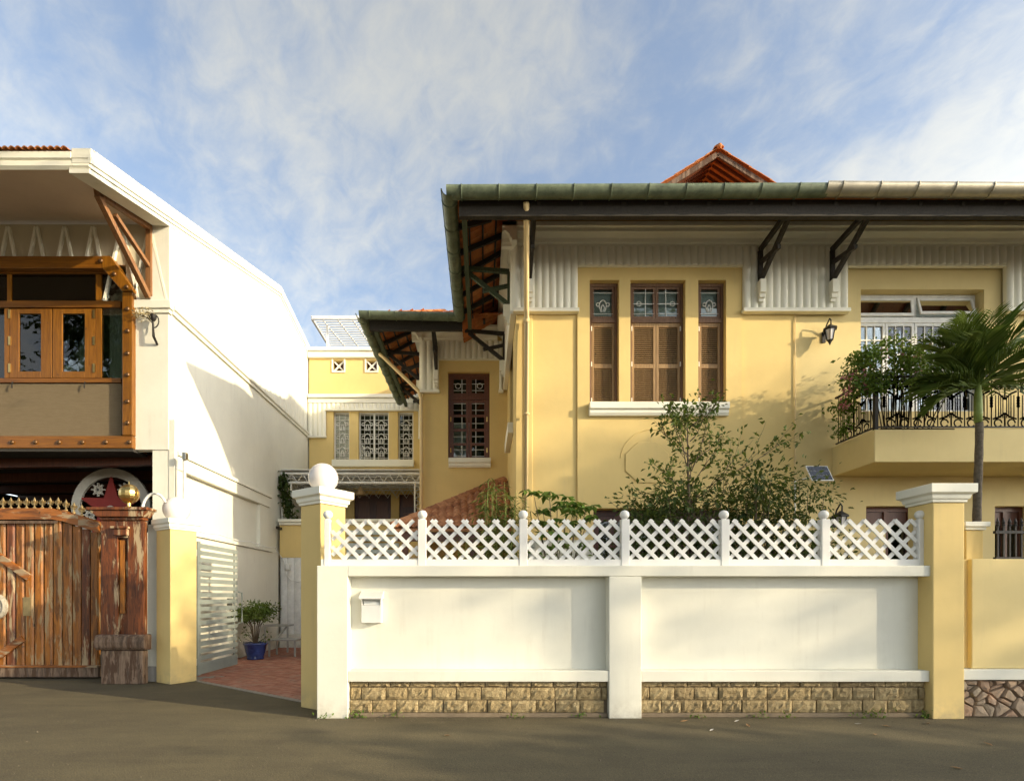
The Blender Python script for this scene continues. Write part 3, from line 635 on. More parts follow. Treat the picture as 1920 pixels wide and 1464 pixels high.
# ---- roof: solid slopes over the rooms, loose tiles over the open eaves
RD = 3.6; ZE = ZG - 0.03                     # run from eave to ridge, eave height of the tiles
roof = part('roof', MB().bar((XG + RD, YG + RD, ZE + RD * SL + 0.03), (15, YG + RD, ZE + RD * SL + 0.03), 0.24, 0.12), 'roof_tile', villa)
def slab(ps, t=0.05, nm='roof_slope', mat='roof_tile'):
    ps = [Vector(p) for p in ps]; n = len(ps)
    return part(nm, MB().add([p for p in ps] + [p - Vector((0, 0, t)) for p in ps], [tuple(range(n)), tuple(range(2 * n - 1, n - 1, -1))] + [(i, (i + 1) % n, n + (i + 1) % n, n + i) for i in range(n)]), mat, roof)
D = RD
slab([(XG + 0.0, YG, ZE), (15, YG, ZE), (15, YG + D, ZE + D * SL), (XG + D, YG + D, ZE + D * SL)])
slab([(XG + D, YG + D, ZE + D * SL), (15, YG + D, ZE + D * SL), (15, YG + 2 * D, ZE), (XG + D, YG + 2 * D, ZE)])
slab([(XC + 0.05, YW - 0.1, ZE + 1.284 * SL), (XG + D, YG + D, ZE + D * SL), (XG + D, 17.5, ZE + D * SL), (XC + 0.05, 17.5, ZE + 1.284 * SL)])
slab([(XC2 + 0.05, YW2 - 0.1, ZE + 1.29 * SL), (XC2 + 0.05, 18.8, ZE + 1.29 * SL), (XG2 + 3.0, 18.8, ZE + 3.0 * SL), (XG2 + 3.0, YG2 + 3.0, ZE + 3.0 * SL)])
slab([(XC2 + 0.0, YW2 - 0.1, ZE + 1.34 * SL), (XG2 + 3.0, YG2 + 3.0, ZE + 3.0 * SL), (2.2, YG2 + 3.0, ZE + 3.0 * SL), (2.2, YW2 - 0.1, ZE + 1.34 * SL)])
slab([(XG2 + 3.0, YG2 + 3.0, ZE + 3.0 * SL), (XG2 + 3.0, 18.8, ZE + 3.0 * SL), (3.2, 18.8, ZE + 3.0 * SL), (3.2, YG2 + 3.0, ZE + 3.0 * SL)])
TM = tile_mesh(0.21, 0.36)
ang = math.atan(SL); ca = math.cos(ang); grt = random.Random(21)
def tiles_left(xe, y0, y1, rows, hip=True):
    for r in range(rows):
        s = r * 0.29; y = y0 + (s * ca if hip else 0) + 0.1
        while y < y1:
            rz = R(-90); o = piece('tile', TM, 'roof_tile', roof, (xe + s * ca, y, ZE + s * math.sin(ang) + 0.012 * (r > 0)), (ang - 0.035 + grt.uniform(-0.012, 0.012), 0, rz + grt.uniform(-0.015, 0.015))); y += 0.215
def tiles_front(ye, x0, x1, rows, z=None, hip=True):
    for r in range(rows):
        s = r * 0.29; x = x0 + (s * ca if hip else 0) + 0.1
        while x < x1:
            piece('tile', TM, 'roof_tile', roof, (x, ye + s * ca, ZE + s * math.sin(ang) + 0.012 * (r > 0)), (ang - 0.035 + grt.uniform(-0.012, 0.012), 0, grt.uniform(-0.015, 0.015))); x += 0.215
tiles_left(XG, YG + 0.05, YG2 + 1.7, 5); tiles_left(XG2, YG2 + 0.05, 18.5, 5)
tiles_front(YG2 - 0.06, XG2, XC + 0.2, 7)
for k in range(6):                               # hip caps at the two corners
    for x, y in ((XG, YG), (XG2, YG2)):
        s = k * 0.3; piece('hip_tile', TM, 'roof_tile', roof, (x + s, y + s, ZE + s * SL + 0.03), (math.atan(SL / 1.414), 0, R(-45)), (0.9, 1.2, 1.6))
# rafters, battens, purlins of the open eaves
def timber(p, q, w, h, nm, mat='black_timber'): part(nm, MB().bar(p, q, w, h), mat, villa)
for xe, ya, yb, xw in ((XG, YG, YG2 + 0.3, XC), (XG2, YG2, 18.5, XC2)):
    y = ya + 0.75
    while y < yb:
        d = min(xw - xe, y - ya - 0.1); timber((xe + 0.05, y - 0.02, ZE - 0.06 + 0.05 * SL), (xe + d, y + 0.25 * (y - ya < 2), ZE - 0.06 + d * SL), 0.06, 0.09, 'rafter'); y += 0.72
    for k in range(1, 5):
        d = k * 0.29 * ca; timber((xe + d, ya + d, ZE - 0.012 + d * SL - 0.01), (xe + d, yb, ZE - 0.012 + d * SL - 0.01), 0.035, 0.03, 'batten')
    timber((xe + 0.18, ya + 0.15, ZE - 0.10), (xe + 0.18, yb, ZE - 0.10), 0.09, 0.13, 'purlin', 'green_timber')
timber((XG + 0.1, YG + 0.16, ZE - 0.11), (14.9, YG + 0.16, ZE - 0.11), 0.10, 0.30, 'purlin'); timber((XG2 + 0.1, YG2 + 0.16, ZE - 0.12), (XG - 0.0, YG2 + 0.16, ZE - 0.12), 0.10, 0.28, 'purlin')
part('eave_boarding', MB().add([(XC + 0.1, YG + 0.2, ZE + 0.2 * SL - 0.057), (14.9, YG + 0.2, ZE + 0.2 * SL - 0.057), (14.9, YW, ZE + (YW - YG) * SL - 0.057), (XC + 0.1, YW, ZE + (YW - YG) * SL - 0.057)], [(0, 1, 2, 3)]), 'dark_brown_wood', villa)
x = XC + 0.3
while x < 14: timber((x, YG + 0.1, ZE - 0.08), (x, YW - 0.01, ZE - 0.08 + 1.4 * SL - 0.03), 0.06, 0.09, 'rafter'); x += 0.72
x = XC2 + 0.2
while x < XC: timber((x, YG2 + 0.1, ZE - 0.08), (x, YW2 - 0.01, ZE - 0.08 + 1.4 * SL - 0.03), 0.06, 0.09, 'rafter'); x += 0.72
# gutters: half-round with straps
def gutter_run(p, q, r, mat, n=10):
    p = Vector(p); q = Vector(q); d = (q - p).normalized(); sd = d.cross(Vector((0, 0, 1))).normalized(); m = MB(); vs = []
    prof = [(r * math.cos(math.pi + math.pi * i / n), r * math.sin(math.pi + math.pi * i / n)) for i in range(n + 1)]
    prof = [(prof[0][0] - 0.012, 0.0), (prof[0][0] - 0.012, 0.02)] [:1] + prof + [(r * 0.9 * math.cos(-math.pi * i / n), r * 0.9 * math.sin(-math.pi * i / n)) for i in range(n + 1)]
    k = len(prof); m.add([e + sd * a + Vector((0, 0, b)) for e in (p, q) for a, b in prof], [(i, (i + 1) % k, k + (i + 1) % k, k + i) for i in range(k)])
    g = part('gutter', m, mat, villa, smooth=True)
    L = (q - p).length; s = 0.25
    ring = MB()
    while s < L - 0.05:
        e = p + d * s; ring = MB().tube([e + sd * (r + 0.006) * math.cos(math.pi + math.pi * i / 12) + Vector((0, 0, (r + 0.006) * math.sin(math.pi + math.pi * i / 12))) for i in range(13)], 0.011, 5)
        part('gutter_strap', ring, mat, g); s += 0.62
    return g
xz = U(1545, YG)
gutter_run((XG - 0.1, YG - 0.05, ZG + 0.02), (xz, YG - 0.05, ZG + 0.05), 0.135, 'green_gutter'); gutter_run((xz - 0.05, YG - 0.06, ZG + 0.065), (15, YG - 0.06, ZG + 0.0), 0.145, 'zinc')
gutter_run((XG - 0.06, YG - 0.12, ZG), (XG - 0.06, YG2 + 0.02, ZG - 0.03), 0.125, 'green_gutter'); gutter_run((XG2 - 0.1, YG2 - 0.05, ZG + 0.03), (XG + 0.02, YG2 - 0.05, ZG - 0.02), 0.135, 'green_gutter')
gutter_run((XG2 - 0.06, YG2 - 0.1, ZG), (XG2 - 0.06, 18.6, ZG + 0.03), 0.13, 'green_gutter')
# ---- timber brackets on white corbels
def bracket(T, zb, zt, reach, mat='black_timber', corbel=True):
    """local (along, out, up): post on the wall, strut to the eave, short tie"""
    def B(p, q, w=0.07, h=0.07): return MB().bar(T(p), T(q), w, h)
    b = part('bracket', B((0, 0.05, zb), (0, 0.05, zt - 0.02), 0.075, 0.08), mat, villa)
    part('strut', B((0, 0.10, zb + 0.03), (0, reach, zt + 0.02), 0.065, 0.085), mat, b)
    part('tie', B((0, 0.02, (zb + zt) / 2 + 0.06), (0, reach * 0.62, (zb + zt) / 2 - 0.06), 0.06, 0.07), mat, b)
    part('top_beam', B((0, 0.05, zt), (0, reach + 0.1, zt + 0.08), 0.07, 0.08), mat, b)
    if corbel:
        c = MB()
        for o, z0, z1, w in ((0.17, -0.26, -0.01, 0.11), (0.13, -0.34, -0.26, 0.10), (0.09, -0.40, -0.34, 0.085)):
            P = [T((-w / 2, -0.01, zb + z0)), T((w / 2, -0.01, zb + z0)), T((w / 2, o, zb + z0)), T((-w / 2, o, zb + z0))]; Q = [T((-w / 2, -0.01, zb + z1)), T((w / 2, -0.01, zb + z1)), T((w / 2, o, zb + z1)), T((-w / 2, o, zb + z1))]
            c.add(P + Q, [(0, 3, 2, 1), (4, 5, 6, 7), (0, 1, 5, 4), (1, 2, 6, 5), (2, 3, 7, 6), (3, 0, 4, 7)])
        part('corbel', c, 'white_trim', b)
zb1 = V(530, YW - 0.1)
for px in (993, 1424, 1558, 1990): bracket(lambda p, px=px: (U(px, YW - 0.1) + p[0], YW - 0.08 - p[1], p[2]), zb1, ZE - 0.05, 1.15)
for y in (11.0, 13.6): bracket(lambda p, y=y: (XC - 0.06 - p[1], y + p[0], p[2]), zb1 - 0.05, ZE - 0.03, 0.95, 'green_timber' if y < 12 else 'black_timber')
bracket(lambda p: (U(818, YW2 - 0.1) + p[0], YW2 - 0.08 - p[1], p[2]), V(700, YW2), ZE - 0.05, 1.15)
for y in (14.75, 17.2): bracket(lambda p, y=y: (XC2 - 0.06 - p[1], y + p[0], p[2]), V(700, YW2), ZE - 0.03, 0.95)
# ---- the roof ventilator gable above the eave
def gable():
    Y = 12.2; ap = V(279, Y); zb = V(352, Y); xm = U(1347, Y); hw = 1.42; sl = (ap - zb) / hw; an = math.atan(sl); y1 = 14.6
    g = part('vent_gable', MB().prism([(xm - hw, zb - 0.06), (xm, ap - 0.06), (xm + hw, zb - 0.06), (xm + hw, zb - 0.03), (xm, ap - 0.02), (xm - hw, zb - 0.03)], 'y', Y + 0.3, y1), 'roof_tile', villa)
    part('gable_wall', MB().prism([(xm - hw + 0.25, zb - 1.2), (xm + hw - 0.25, zb - 1.2), (xm + hw - 0.25, zb + 0.06), (xm, ap - 0.2), (xm - hw + 0.25, zb + 0.06)], 'y', Y + 0.85, Y + 0.95), 'dark_brown_wood', g)
    for s in (-1, 1):
        part('barge_board', MB().bar((xm + s * hw * 0.98, Y + 0.04, zb - 0.085), (xm, Y + 0.04, ap - 0.095), 0.04, 0.11), 'grey_old_wood', g)
        for r in range(5):
            part('rafter', MB().bar((xm + s * hw * 0.9, Y + 0.2 + 0.16 * r, zb - 0.03 - 0.02), (xm + s * 0.02, Y + 0.2 + 0.16 * r, ap - 0.10), 0.035, 0.05), 'dark_brown_wood', g)
        L = math.hypot(hw, ap - zb); n = 6
        for k in range(n):
            for j in range(4):
                t = k * L / n - 0.04; x = xm + s * (hw - t * math.cos(an)); z = zb + t * math.sin(an) + 0.015
                piece('tile', TM, 'roof_tile', g, (x, Y - 0.02 + j * 0.215 + 0.1, z), (an - 0.04 + grt.uniform(-0.03, 0.03), 0, R(90) * s), (1, 0.95, 1))
    for j in range(5): piece('ridge_tile', TM, 'roof_tile', g, (xm, Y - 0.05 + j * 0.33, ap - 0.005), (R(2), 0, 0), (1.0, 1.05, 1.6))
    part('ridge_cap', MB().ball((xm, Y - 0.05, ap + 0.015), 0.06, 10, 6), 'roof_tile', g)
gable()
# ---- porch roof in the inner corner
def porch():
    y0, z0, x0, x1 = 11.35, 2.98, -1.95, XC - 0.01; sl = 0.62; an = math.atan(sl); n = 2.58
    p = part('porch_roof', MB().add([(x0, y0, z0), (x1, y0, z0), (x1, y0 + n, z0 + n * sl), (x0, y0, z0 - 0.05), (x1, y0, z0 - 0.05), (x1, y0 + n, z0 + n * sl - 0.05), (x0, 14.2, z0), (x0, 14.2, z0 - 0.05), (x1, 14.2, z0 + n * sl)],
             [(0, 1, 2), (3, 5, 4), (0, 3, 4, 1), (0, 6, 7, 3), (0, 2, 8, 6)]), 'porch_tile', villa)
    me = tile_mesh(0.165, 0.27, 0.018, 0.052); g = random.Random(5); r = 0
    while r * 0.185 * math.cos(an) < n:
        s = r * 0.185; dy = s * math.cos(an); x = x0 + dy * (x1 - x0) / n + 0.05
        while x < x1 - 0.05:
            piece('tile', me, 'porch_tile', p, (x, y0 - 0.05 + dy, z0 + s * math.sin(an) + 0.005), (an - 0.05 + g.uniform(-0.02, 0.02), g.uniform(-0.03, 0.03), g.uniform(-0.03, 0.03))); x += 0.168
        r += 1
    a = Vector((x0, y0, z0 + 0.03)); b = Vector((x1, y0 + n, z0 + n * sl + 0.03)); L = (b - a).length; k = int(L / 0.27); d = (b - a) / L
    for i in range(k): q = a + d * (i * 0.27); piece('hip_tile', me, 'porch_tile', p, (q.x, q.y, q.z), (math.asin(d.z) - 0.05, 0, math.atan2(-d.x, d.y)), (1.3, 1.2, 1.7))
    part('porch_beam', MB().box(x0 + 0.1, x1, y0 + 0.1, y0 + 0.2, z0 - 0.25, z0 - 0.06), 'dark_brown_wood', p)
    for x in (x0 + 0.2, -0.3): part('porch_post', MB().box(x, x + 0.12, y0 + 0.09, y0 + 0.21, 0, z0 - 0.25), 'dark_brown_wood', p)
porch()
# ---- balcony
def balcony():
    yf = 9.29; x0 = U(1640, yf); zt, zb = V(805, yf), V(866, yf); b = part('balcony', MB().box(x0, 13.5, yf, YW + 0.03, zb, zt), 'pale_yellow_plaster', villa, bevel=0.012)
    zr = V(701, yf); y = yf + 0.06
    def T(p): return (x0 + 0.06 + p[0], y, p[2])
    def TS(p): return (x0 + 0.06, y + p[0], p[2])
    def panel(T, w):
        m = MB(T); h0 = zt + 0.06; h1 = zr - 0.03; H = h1 - h0; r = 0.017
        for a in (0, w): m.tube([(a, 0, h0), (a, 0, h1)], 0.014, 6)
        for a in (0,):
            for k in range(4): m.ball((a, 0, h0 + H * (0.42 + 0.055 * k)), 0.034, 6, 4)
        for s in (-1, 1):
            c = w / 2
            for q in (0.07, 0.15, 0.23, 0.34): m.tube([(c + s * w * q, 0, h0 + H * 0.18), (c + s * w * q, 0, h0 + H * 0.64)], 0.011, 5)
            cx_, cz_ = c + s * w * 0.25, h1 - H * 0.17; m.tube([(cx_ + s * w * (0.2 - 0.16 * t) * math.cos(4.2 * math.pi * t), 0, cz_ + w * (0.2 - 0.16 * t) * math.sin(4.2 * math.pi * t)) for t in [i / 22 for i in range(23)]], r, 5)
            m.tube([(c, 0, h0 + H * 0.55), (c + s * w * 0.2, 0, h0 + H * 0.66), (c + s * w * 0.45, 0, h0 + H * 0.72)], r, 5)
            m.tube([(c, 0, h0 + H * 0.28), (c + s * w * 0.2, 0, h0 + H * 0.2), (c + s * w * 0.45, 0, h0 + H * 0.16)], r, 5)
            m.tube([(c + s * w * 0.25 + w * 0.14 * math.cos(R(a)), 0, h0 + H * 0.08 + w * 0.14 * math.sin(R(a))) for a in range(0, 331, 30)], r * 0.9, 5)
        m.tube([(w / 2, 0, h0), (w / 2, 0, h0 + H * 0.28)], r, 5); m.tube([(w / 2, 0, h0 + H * 0.55), (w / 2, 0, h1)], r, 5)
        return m
    rail = part('railing', MB().box(x0 + 0.04, 13.4, y - 0.025, y + 0.025, zr - 0.03, zr).box(x0 + 0.04, 13.4, y - 0.015, y + 0.015, zt + 0.05, zt + 0.07).box(x0 + 0.035, x0 + 0.085, y + 0.03, YW, zr - 0.03, zr).box(x0 + 0.045, x0 + 0.075, y + 0.03, YW, zt + 0.05, zt + 0.07), 'black_iron', b)
    part('corner_post', MB().box(x0 + 0.03, x0 + 0.09, y - 0.03, y + 0.03, zt, zr + 0.02), 'black_iron', rail)
    w = 0.47; x = 0.15
    while x < 6.0: part('railing_panel', panel(lambda p, x=x: T((p[0] + x, p[1], p[2])), w), 'black_iron', rail); x += w
    for q in (0.12, 0.56): part('railing_panel', panel(lambda p, q=q: TS((p[0] + q, p[1], p[2])), 0.42), 'black_iron', rail)
balcony()

# ================================================================== THE WHITE HOUSE ON THE LEFT
XL = -6.2; YL = 10.56; YE = 8.36; YR = 16.2; YB = 18.8
lh = thing('white_house', 'white house on the left with tall blank flank, deep eave and a wooden bay window', 'house', (-9, YL, 0))
zs = 0.305; zE = 8.55                                        # roof slope and top of the eave
def rt(y): return zE + (y - YE) * zs if y < YR else zE + (YR - YE) * zs - (y - YR) * 0.25
zc = 4.40                                                   # underside of the upper storey
flank = MB(rightf(XL)); up = [(YL, 0), (YB + 0.3, 0), (YB + 0.3, rt(YB) - 0.3), (YR, rt(YR) - 0.32), (YL, rt(YL) - 0.32)]
part('flank_wall', MB().prism(up, 'x', XL - 0.25, XL), 'white_plaster', lh)
# upright sheeting on the upper flank
zm = 7.22; m = MB()
y = YL + 0.22
k = 0
while y < YB - 0.1:
    m.add([(XL, y - 0.03, zm + 0.1), (XL + 0.014, y - 0.012, zm + 0.1), (XL + 0.014, y + 0.012, zm + 0.1), (XL, y + 0.03, zm + 0.1), (XL, y - 0.03, rt(y) - 0.36), (XL + 0.014, y - 0.012, rt(y) - 0.36), (XL + 0.014, y + 0.012, rt(y) - 0.36), (XL, y + 0.03, rt(y) - 0.36)],
          [(0, 1, 5, 4), (1, 2, 6, 5), (2, 3, 7, 6)]); y += 0.29
part('sheeting_ribs', m, 'white_plaster', lh)
part('string_moulding', MB().prism([(XL, zm - 0.09), (XL + 0.05, zm - 0.09), (XL + 0.05, zm - 0.02), (XL + 0.09, zm + 0.0), (XL + 0.09, zm + 0.06), (XL, zm + 0.09)], 'y', YL + 0.001, YB), 'white_plaster', lh)
# lower flank: thicker foot, recessed blind panel, bands
part('flank_foot', MB().box(XL, XL + 0.10, YL + 0.02, 15.85, 0, 2.80), 'white_plaster', lh, bevel=0.01)
part('flank_ledge', MB().box(XL, XL + 0.16, YL + 0.02, 15.3, 2.804, 2.88), 'white_plaster', lh, bevel=0.008)
part('flank_band', MB().box(XL, XL + 0.13, YL + 0.02, 15.2, 4.06, 4.33).box(XL, XL + 0.17, YL + 0.02, 15.25, 4.334, 4.42), 'white_plaster', lh, bevel=0.008)
part('panel_frame', MB().box(XL, XL + 0.10, 14.55, 15.1, 2.884, 4.056), 'white_plaster', lh, bevel=0.008)
part('corner_pier', MB().box(XL + 0.001, XL + 0.11, YL - 0.06, YL + 0.30, 2.884, 5.02).box(XL - 0.42, XL + 0.11, YL - 0.08, YL + 0.3, 0, 2.8), 'white_plaster', lh)
# street front above the carport
xl0 = -13.5
wn = (U(-190, YL), U(236, YL), V(826, YL), V(497, YL), 0.5)
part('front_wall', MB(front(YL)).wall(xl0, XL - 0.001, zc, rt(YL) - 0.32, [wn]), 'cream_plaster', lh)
part('front_pier', MB().box(U(289, YL), XL - 0.001, YL - 0.05, YL + 0.3, 0, zc + 0.02), 'white_plaster', lh)
part('corner_pilaster', MB().box(U(256, YL), XL + 0.002, YL - 0.07, YL, zc + 0.022, V(592, YL)), 'white_plaster', lh, bevel=0.01)
part('pilaster_capital', MB().box(U(256, YL) - 0.03, XL + 0.06, YL - 0.12, YL - 0.0, V(583, YL), V(568, YL)).box(U(256, YL) - 0.01, XL + 0.03, YL - 0.095, YL, V(591, YL), V(584, YL)), 'white_plaster', lh, bevel=0.008)
part('corner_pilaster', MB().box(U(285, YL), XL + 0.002, YL - 0.05, YL, V(567, YL), rt(YL) - 0.33), 'white_plaster', lh)
# zigzag laths under the soffit
zz0, zz1 = V(484, YL), V(428, YL)
for i in range(9):
    xm = U(283 - 53 * i, YL); w = 0.13 if i else 0.16; lo = zz0 if i > 1 else V(566, YL); w = w if i > 1 else 0.34
    z = MB()
    for s in (-1, 1): z.bar((xm + s * w, YL - 0.02, lo), (xm + s * 0.012, YL - 0.02, zz1), 0.045, 0.07, (0, 1, 0))
    part('zigzag_lath', z, 'white_trim', lh)
# roof, soffit, coping
roofpoly = [(YE + 0.02, rt(YE) - 0.04), (YR, rt(YR) - 0.05), (YB + 0.3, rt(YB) - 0.05), (YB + 0.3, rt(YB) - 0.30), (YR, rt(YR) - 0.31), (YE + 0.02, rt(YE) - 0.28)]
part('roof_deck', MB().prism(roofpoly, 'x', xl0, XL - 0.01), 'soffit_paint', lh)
cop = [(YE - 0.02, rt(YE) - 0.0), (YR, rt(YR)), (YB + 0.32, rt(YB)), (YB + 0.32, rt(YB) - 0.22), (YR, rt(YR) - 0.22), (YE - 0.02, rt(YE) - 0.24)]
part('rake_coping', MB().prism(cop, 'x', U(135, YE), XL + 0.06), 'white_plaster', lh, bevel=0.012)
for dz, h, o in ((0.235, 0.06, 0.035), (0.305, 0.07, 0.012)):
    part('rake_moulding', MB().prism([(YE - 0.0, rt(YE) - dz), (YR, rt(YR) - dz), (YB + 0.3, rt(YB) - dz), (YB + 0.3, rt(YB) - dz - h), (YR, rt(YR) - dz - h), (YE, rt(YE) - dz - h)], 'x', XL - 0.3, XL + o), 'white_plaster', lh)
fa = [(YE + 0.02, zE - 0.05), (YE - 0.03, zE - 0.06), (YE - 0.03, zE - 0.16), (YE + 0.0, zE - 0.18), (YE - 0.015, zE - 0.2), (YE - 0.015, zE - 0.27), (YE + 0.02, zE - 0.31)]
part('eave_fascia', MB().prism(fa, 'x', xl0, U(135, YE) + 0.0), 'white_trim', lh); part('eave_fascia', MB().prism([(a, b) for a, b in fa if b < zE - 0.1] + [(YE + 0.02, zE - 0.165)], 'x', U(135, YE) + 0.003, XL + 0.02), 'white_trim', lh)
tm = tile_mesh(0.10, 0.32, 0.014, 0.03)
x = U(128, YE) - 0.02
while x > -9.6:
    for r in range(2): piece('tile', tm, 'roof_tile', lh, (x, YE - 0.06 + r * 0.27, zE - 0.045 + r * 0.085), (0.26, 0, grt.uniform(-0.03, 0.03)))
    x -= 0.102
# eave brace
br = part('eave_brace', MB().bar((U(284, YL), YL - 0.06, V(558, YL)), (U(284, YL), YL - 0.06, rt(YL) - 0.42), 0.10, 0.10), 'brace_wood', lh)
xb = U(284, YL); tip = (xb + 0.0, YL - 1.45, 8.36)
part('strut', MB().bar((xb, YL - 0.10, V(562, YL)), (tip[0], tip[1] - 0.02, tip[2] + 0.02), 0.09, 0.10), 'brace_wood', br)
part('beam', MB().bar((xb, YL - 0.0, rt(YL) - 0.41), (tip[0], tip[1] - 0.05, tip[2] + 0.05), 0.09, 0.10), 'brace_wood', br)
part('tie', MB().bar((xb, YL - 0.06, V(505, YL)), (tip[0], tip[1] + 0.4, tip[2] - 0.02), 0.07, 0.075), 'brace_wood', br)
# ---- bay window
yb = YL - 0.17; bx1 = U(248, yb); bx0 = U(-200, yb)
zb0, zb1 = V(840, yb), V(480, yb); fw = U(248, yb) - U(229, yb)
bay_ = part('bay_window', MB().box(bx0, bx1, yb + 0.02, YL + 0.3, zb0 - 0.06, zb0 - 0.003), 'black_timber', lh)
part('bottom_beam', MB().box(bx0, bx1, yb, YL + 0.3, zb0, V(817, yb)), 'varnished_wood_level', bay_, bevel=0.012)
part('right_post', MB().box(bx1 - fw, bx1 + 0.002, yb - 0.006, YL + 0.05, V(816, yb), V(548, yb)), 'varnished_wood', bay_, bevel=0.012)
cham = [(bx1 - fw, V(546, yb)), (bx1, V(546, yb)), (bx1, V(540, yb)), (U(207, yb), zb1), (U(190, yb), zb1), (U(192, yb), V(503, yb))]
part('chamfer_beam', MB().prism(cham, 'y', yb - 0.008, YL + 0.02), 'varnished_wood', bay_, bevel=0.01)
part('top_beam', MB().box(bx0, U(191, yb), yb, YL + 0.05, V(503, yb), zb1), 'varnished_wood_level', bay_, bevel=0.012)
bolt = MB().ball((0, 0, 0), 0.042, 12, 6, 1.0).mesh('bolt', smooth=True)
for x in list(range(23, 250, 44)): piece('bolt', bolt, 'bolt_bronze', bay_, (U(x, yb), yb - 0.012, V(829, yb)), None, (1, 0.7, 1))
for yy in (580, 621, 663, 703, 753, 793): piece('bolt', bolt, 'bolt_bronze', bay_, (U(240, yb), yb - 0.018, V(yy, yb)), None, (1, 0.7, 1))
for x, yy in ((190, 490), (215, 515), (238, 539)): piece('bolt', bolt, 'bolt_bronze', bay_, (U(x, yb), yb - 0.02, V(yy, yb)), None, (1, 0.7, 1))
yi = YL - 0.02
def bx(x0, x1, y0, y1, t=0.05, f=0.0): return MB().box(U(x0, yi), U(x1, yi), yi - f, yi + t, V(y1, yi), V(y0, yi))
part('mat_panel', bx(-190, 228, 719, 818, 0.04), 'woven_mat', bay_)
part('rail', bx(-190, 228, 710, 718, 0.06, 0.03), 'varnished_wood_level', bay_)
part('rail', bx(-190, 228, 566, 578, 0.06, 0.035), 'varnished_wood_level', bay_)
part('rail', bx(-190, 228, 504, 514, 0.06, 0.02), 'varnished_wood_level', bay_)
for a, b in ((181, 191), (15, 22), (-70, -62), (-160, -150)): part('mullion', bx(a, b, 515, 565, 0.06, 0.02), 'varnished_wood', bay_)
for a, b in ((181, 191), (10, 18), (-150, -142)): part('mullion', bx(a, b, 579, 709, 0.06, 0.02), 'varnished_wood', bay_)
for a, b in ((23, 180), (192, 228), (-61, 14), (-149, -71)): part('pane', bx(a, b, 515, 565, 0.006), 'pane_glass', bay_)
for a, b in ((192, 228), (-60, 9), (-141, -60)): part('pane', bx(a, b, 579, 709, 0.006), 'pane_glass', bay_)
for (a, b), hg in (((19, 98), 0), ((100, 180), 1)):
    c = bx(a, a + 18, 580, 709, 0.05, 0.02); c.v += []; 
    for q in (bx(b - 20, b, 580, 709, 0.05, 0.02), bx(a + 18, b - 20, 580, 589, 0.05, 0.02), bx(a + 18, b - 20, 697, 709, 0.05, 0.02)): c.add(q.v, q.f)
    lf = part('casement', c, 'varnished_wood', bay_, bevel=0.006); part('pane', bx(a + 18, b - 20, 589, 697, 0.006), 'pane_glass', lf)
    for yy in (590, 640, 691):
        hx = b - 2 if hg else a + 1; part('hinge', MB().box(U(hx, yi) - 0.02, U(hx, yi) + 0.02, yi - 0.035, yi - 0.021, V(yy + 8, yi), V(yy - 8, yi)), 'brass', lf)
for x in (28, 163): part('stay_hook', MB().tube([(U(x, yi), yi - 0.05, V(718, yi)), (U(x, yi), yi - 0.07, V(724, yi)), (U(x - 1, yi), yi - 0.06, V(730, yi))], 0.012, 6), 'black_iron', bay_)
for a, b in ((195, 228), (40, 75), (138, 165), (-58, 5)):
    m = MB(); k = 20; x0, x1 = U(a, yi), U(b, yi); vs = [(x0 + (x1 - x0) * i / k, yi + 0.16 + 0.025 * math.sin(i * 1.7), z) for z in (V(715, yi), V(505, yi)) for i in range(k + 1)]
    m.add(vs, [(i, i + 1, k + 2 + i, k + 1 + i) for i in range(k)]); part('curtain', m, 'curtain', bay_, smooth=True)
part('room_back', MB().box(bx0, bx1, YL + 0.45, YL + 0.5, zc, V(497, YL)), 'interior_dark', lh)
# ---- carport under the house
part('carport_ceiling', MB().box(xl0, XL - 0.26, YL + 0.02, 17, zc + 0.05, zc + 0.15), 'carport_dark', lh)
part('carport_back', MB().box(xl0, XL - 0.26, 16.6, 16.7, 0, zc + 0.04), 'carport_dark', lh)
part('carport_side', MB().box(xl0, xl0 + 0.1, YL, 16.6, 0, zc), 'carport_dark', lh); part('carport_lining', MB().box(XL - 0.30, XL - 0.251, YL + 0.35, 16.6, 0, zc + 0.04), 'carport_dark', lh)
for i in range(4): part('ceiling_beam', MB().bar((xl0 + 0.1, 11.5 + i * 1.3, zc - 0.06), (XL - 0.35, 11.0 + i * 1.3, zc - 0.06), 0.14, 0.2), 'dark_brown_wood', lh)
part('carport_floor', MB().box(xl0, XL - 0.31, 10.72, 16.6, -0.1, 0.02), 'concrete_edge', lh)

# ================================================================== REAR ANNEX
ann = thing('rear_annex', 'yellow flat-roofed rear building with white grilles between the two houses', 'building', (-4, YB, 0))
def ax(p): return U(p, YB)
def az(p): return V(p, YB)
aw = [(ax(a), ax(b), az(862), az(771), 0.22) for a, b in ((625, 655), (672, 729), (746, 775))]
vent = [(ax(c - 10), ax(c + 10), az(696), az(676), 0.25) for c in (635, 697)]
ad = [(ax(664), ax(733), 2.6, az(926), 0.25), (ax(748), ax(782), 3.2, az(926), 0.25)]
part('wall', MB(front(YB)).wall(-6.15, 0.5, 0, az(660), aw + vent + ad), 'yellow_plaster', ann)
part('wall', MB().box(-6.15, 0.5, 23.0, 23.1, 0, az(660)).box(-6.16, -6.1, YB + 0.01, 23, 0, az(660)), 'yellow_plaster', ann)
part('flat_roof', MB().box(-6.1, 0.5, YB + 0.3, 23, az(660) - 0.3, az(660) - 0.2), 'concrete_edge', ann)
part('inner_wall', MB().box(-6.1, 0.5, YB + 0.9, YB + 1.0, 0, az(662)), 'interior_dark', ann)
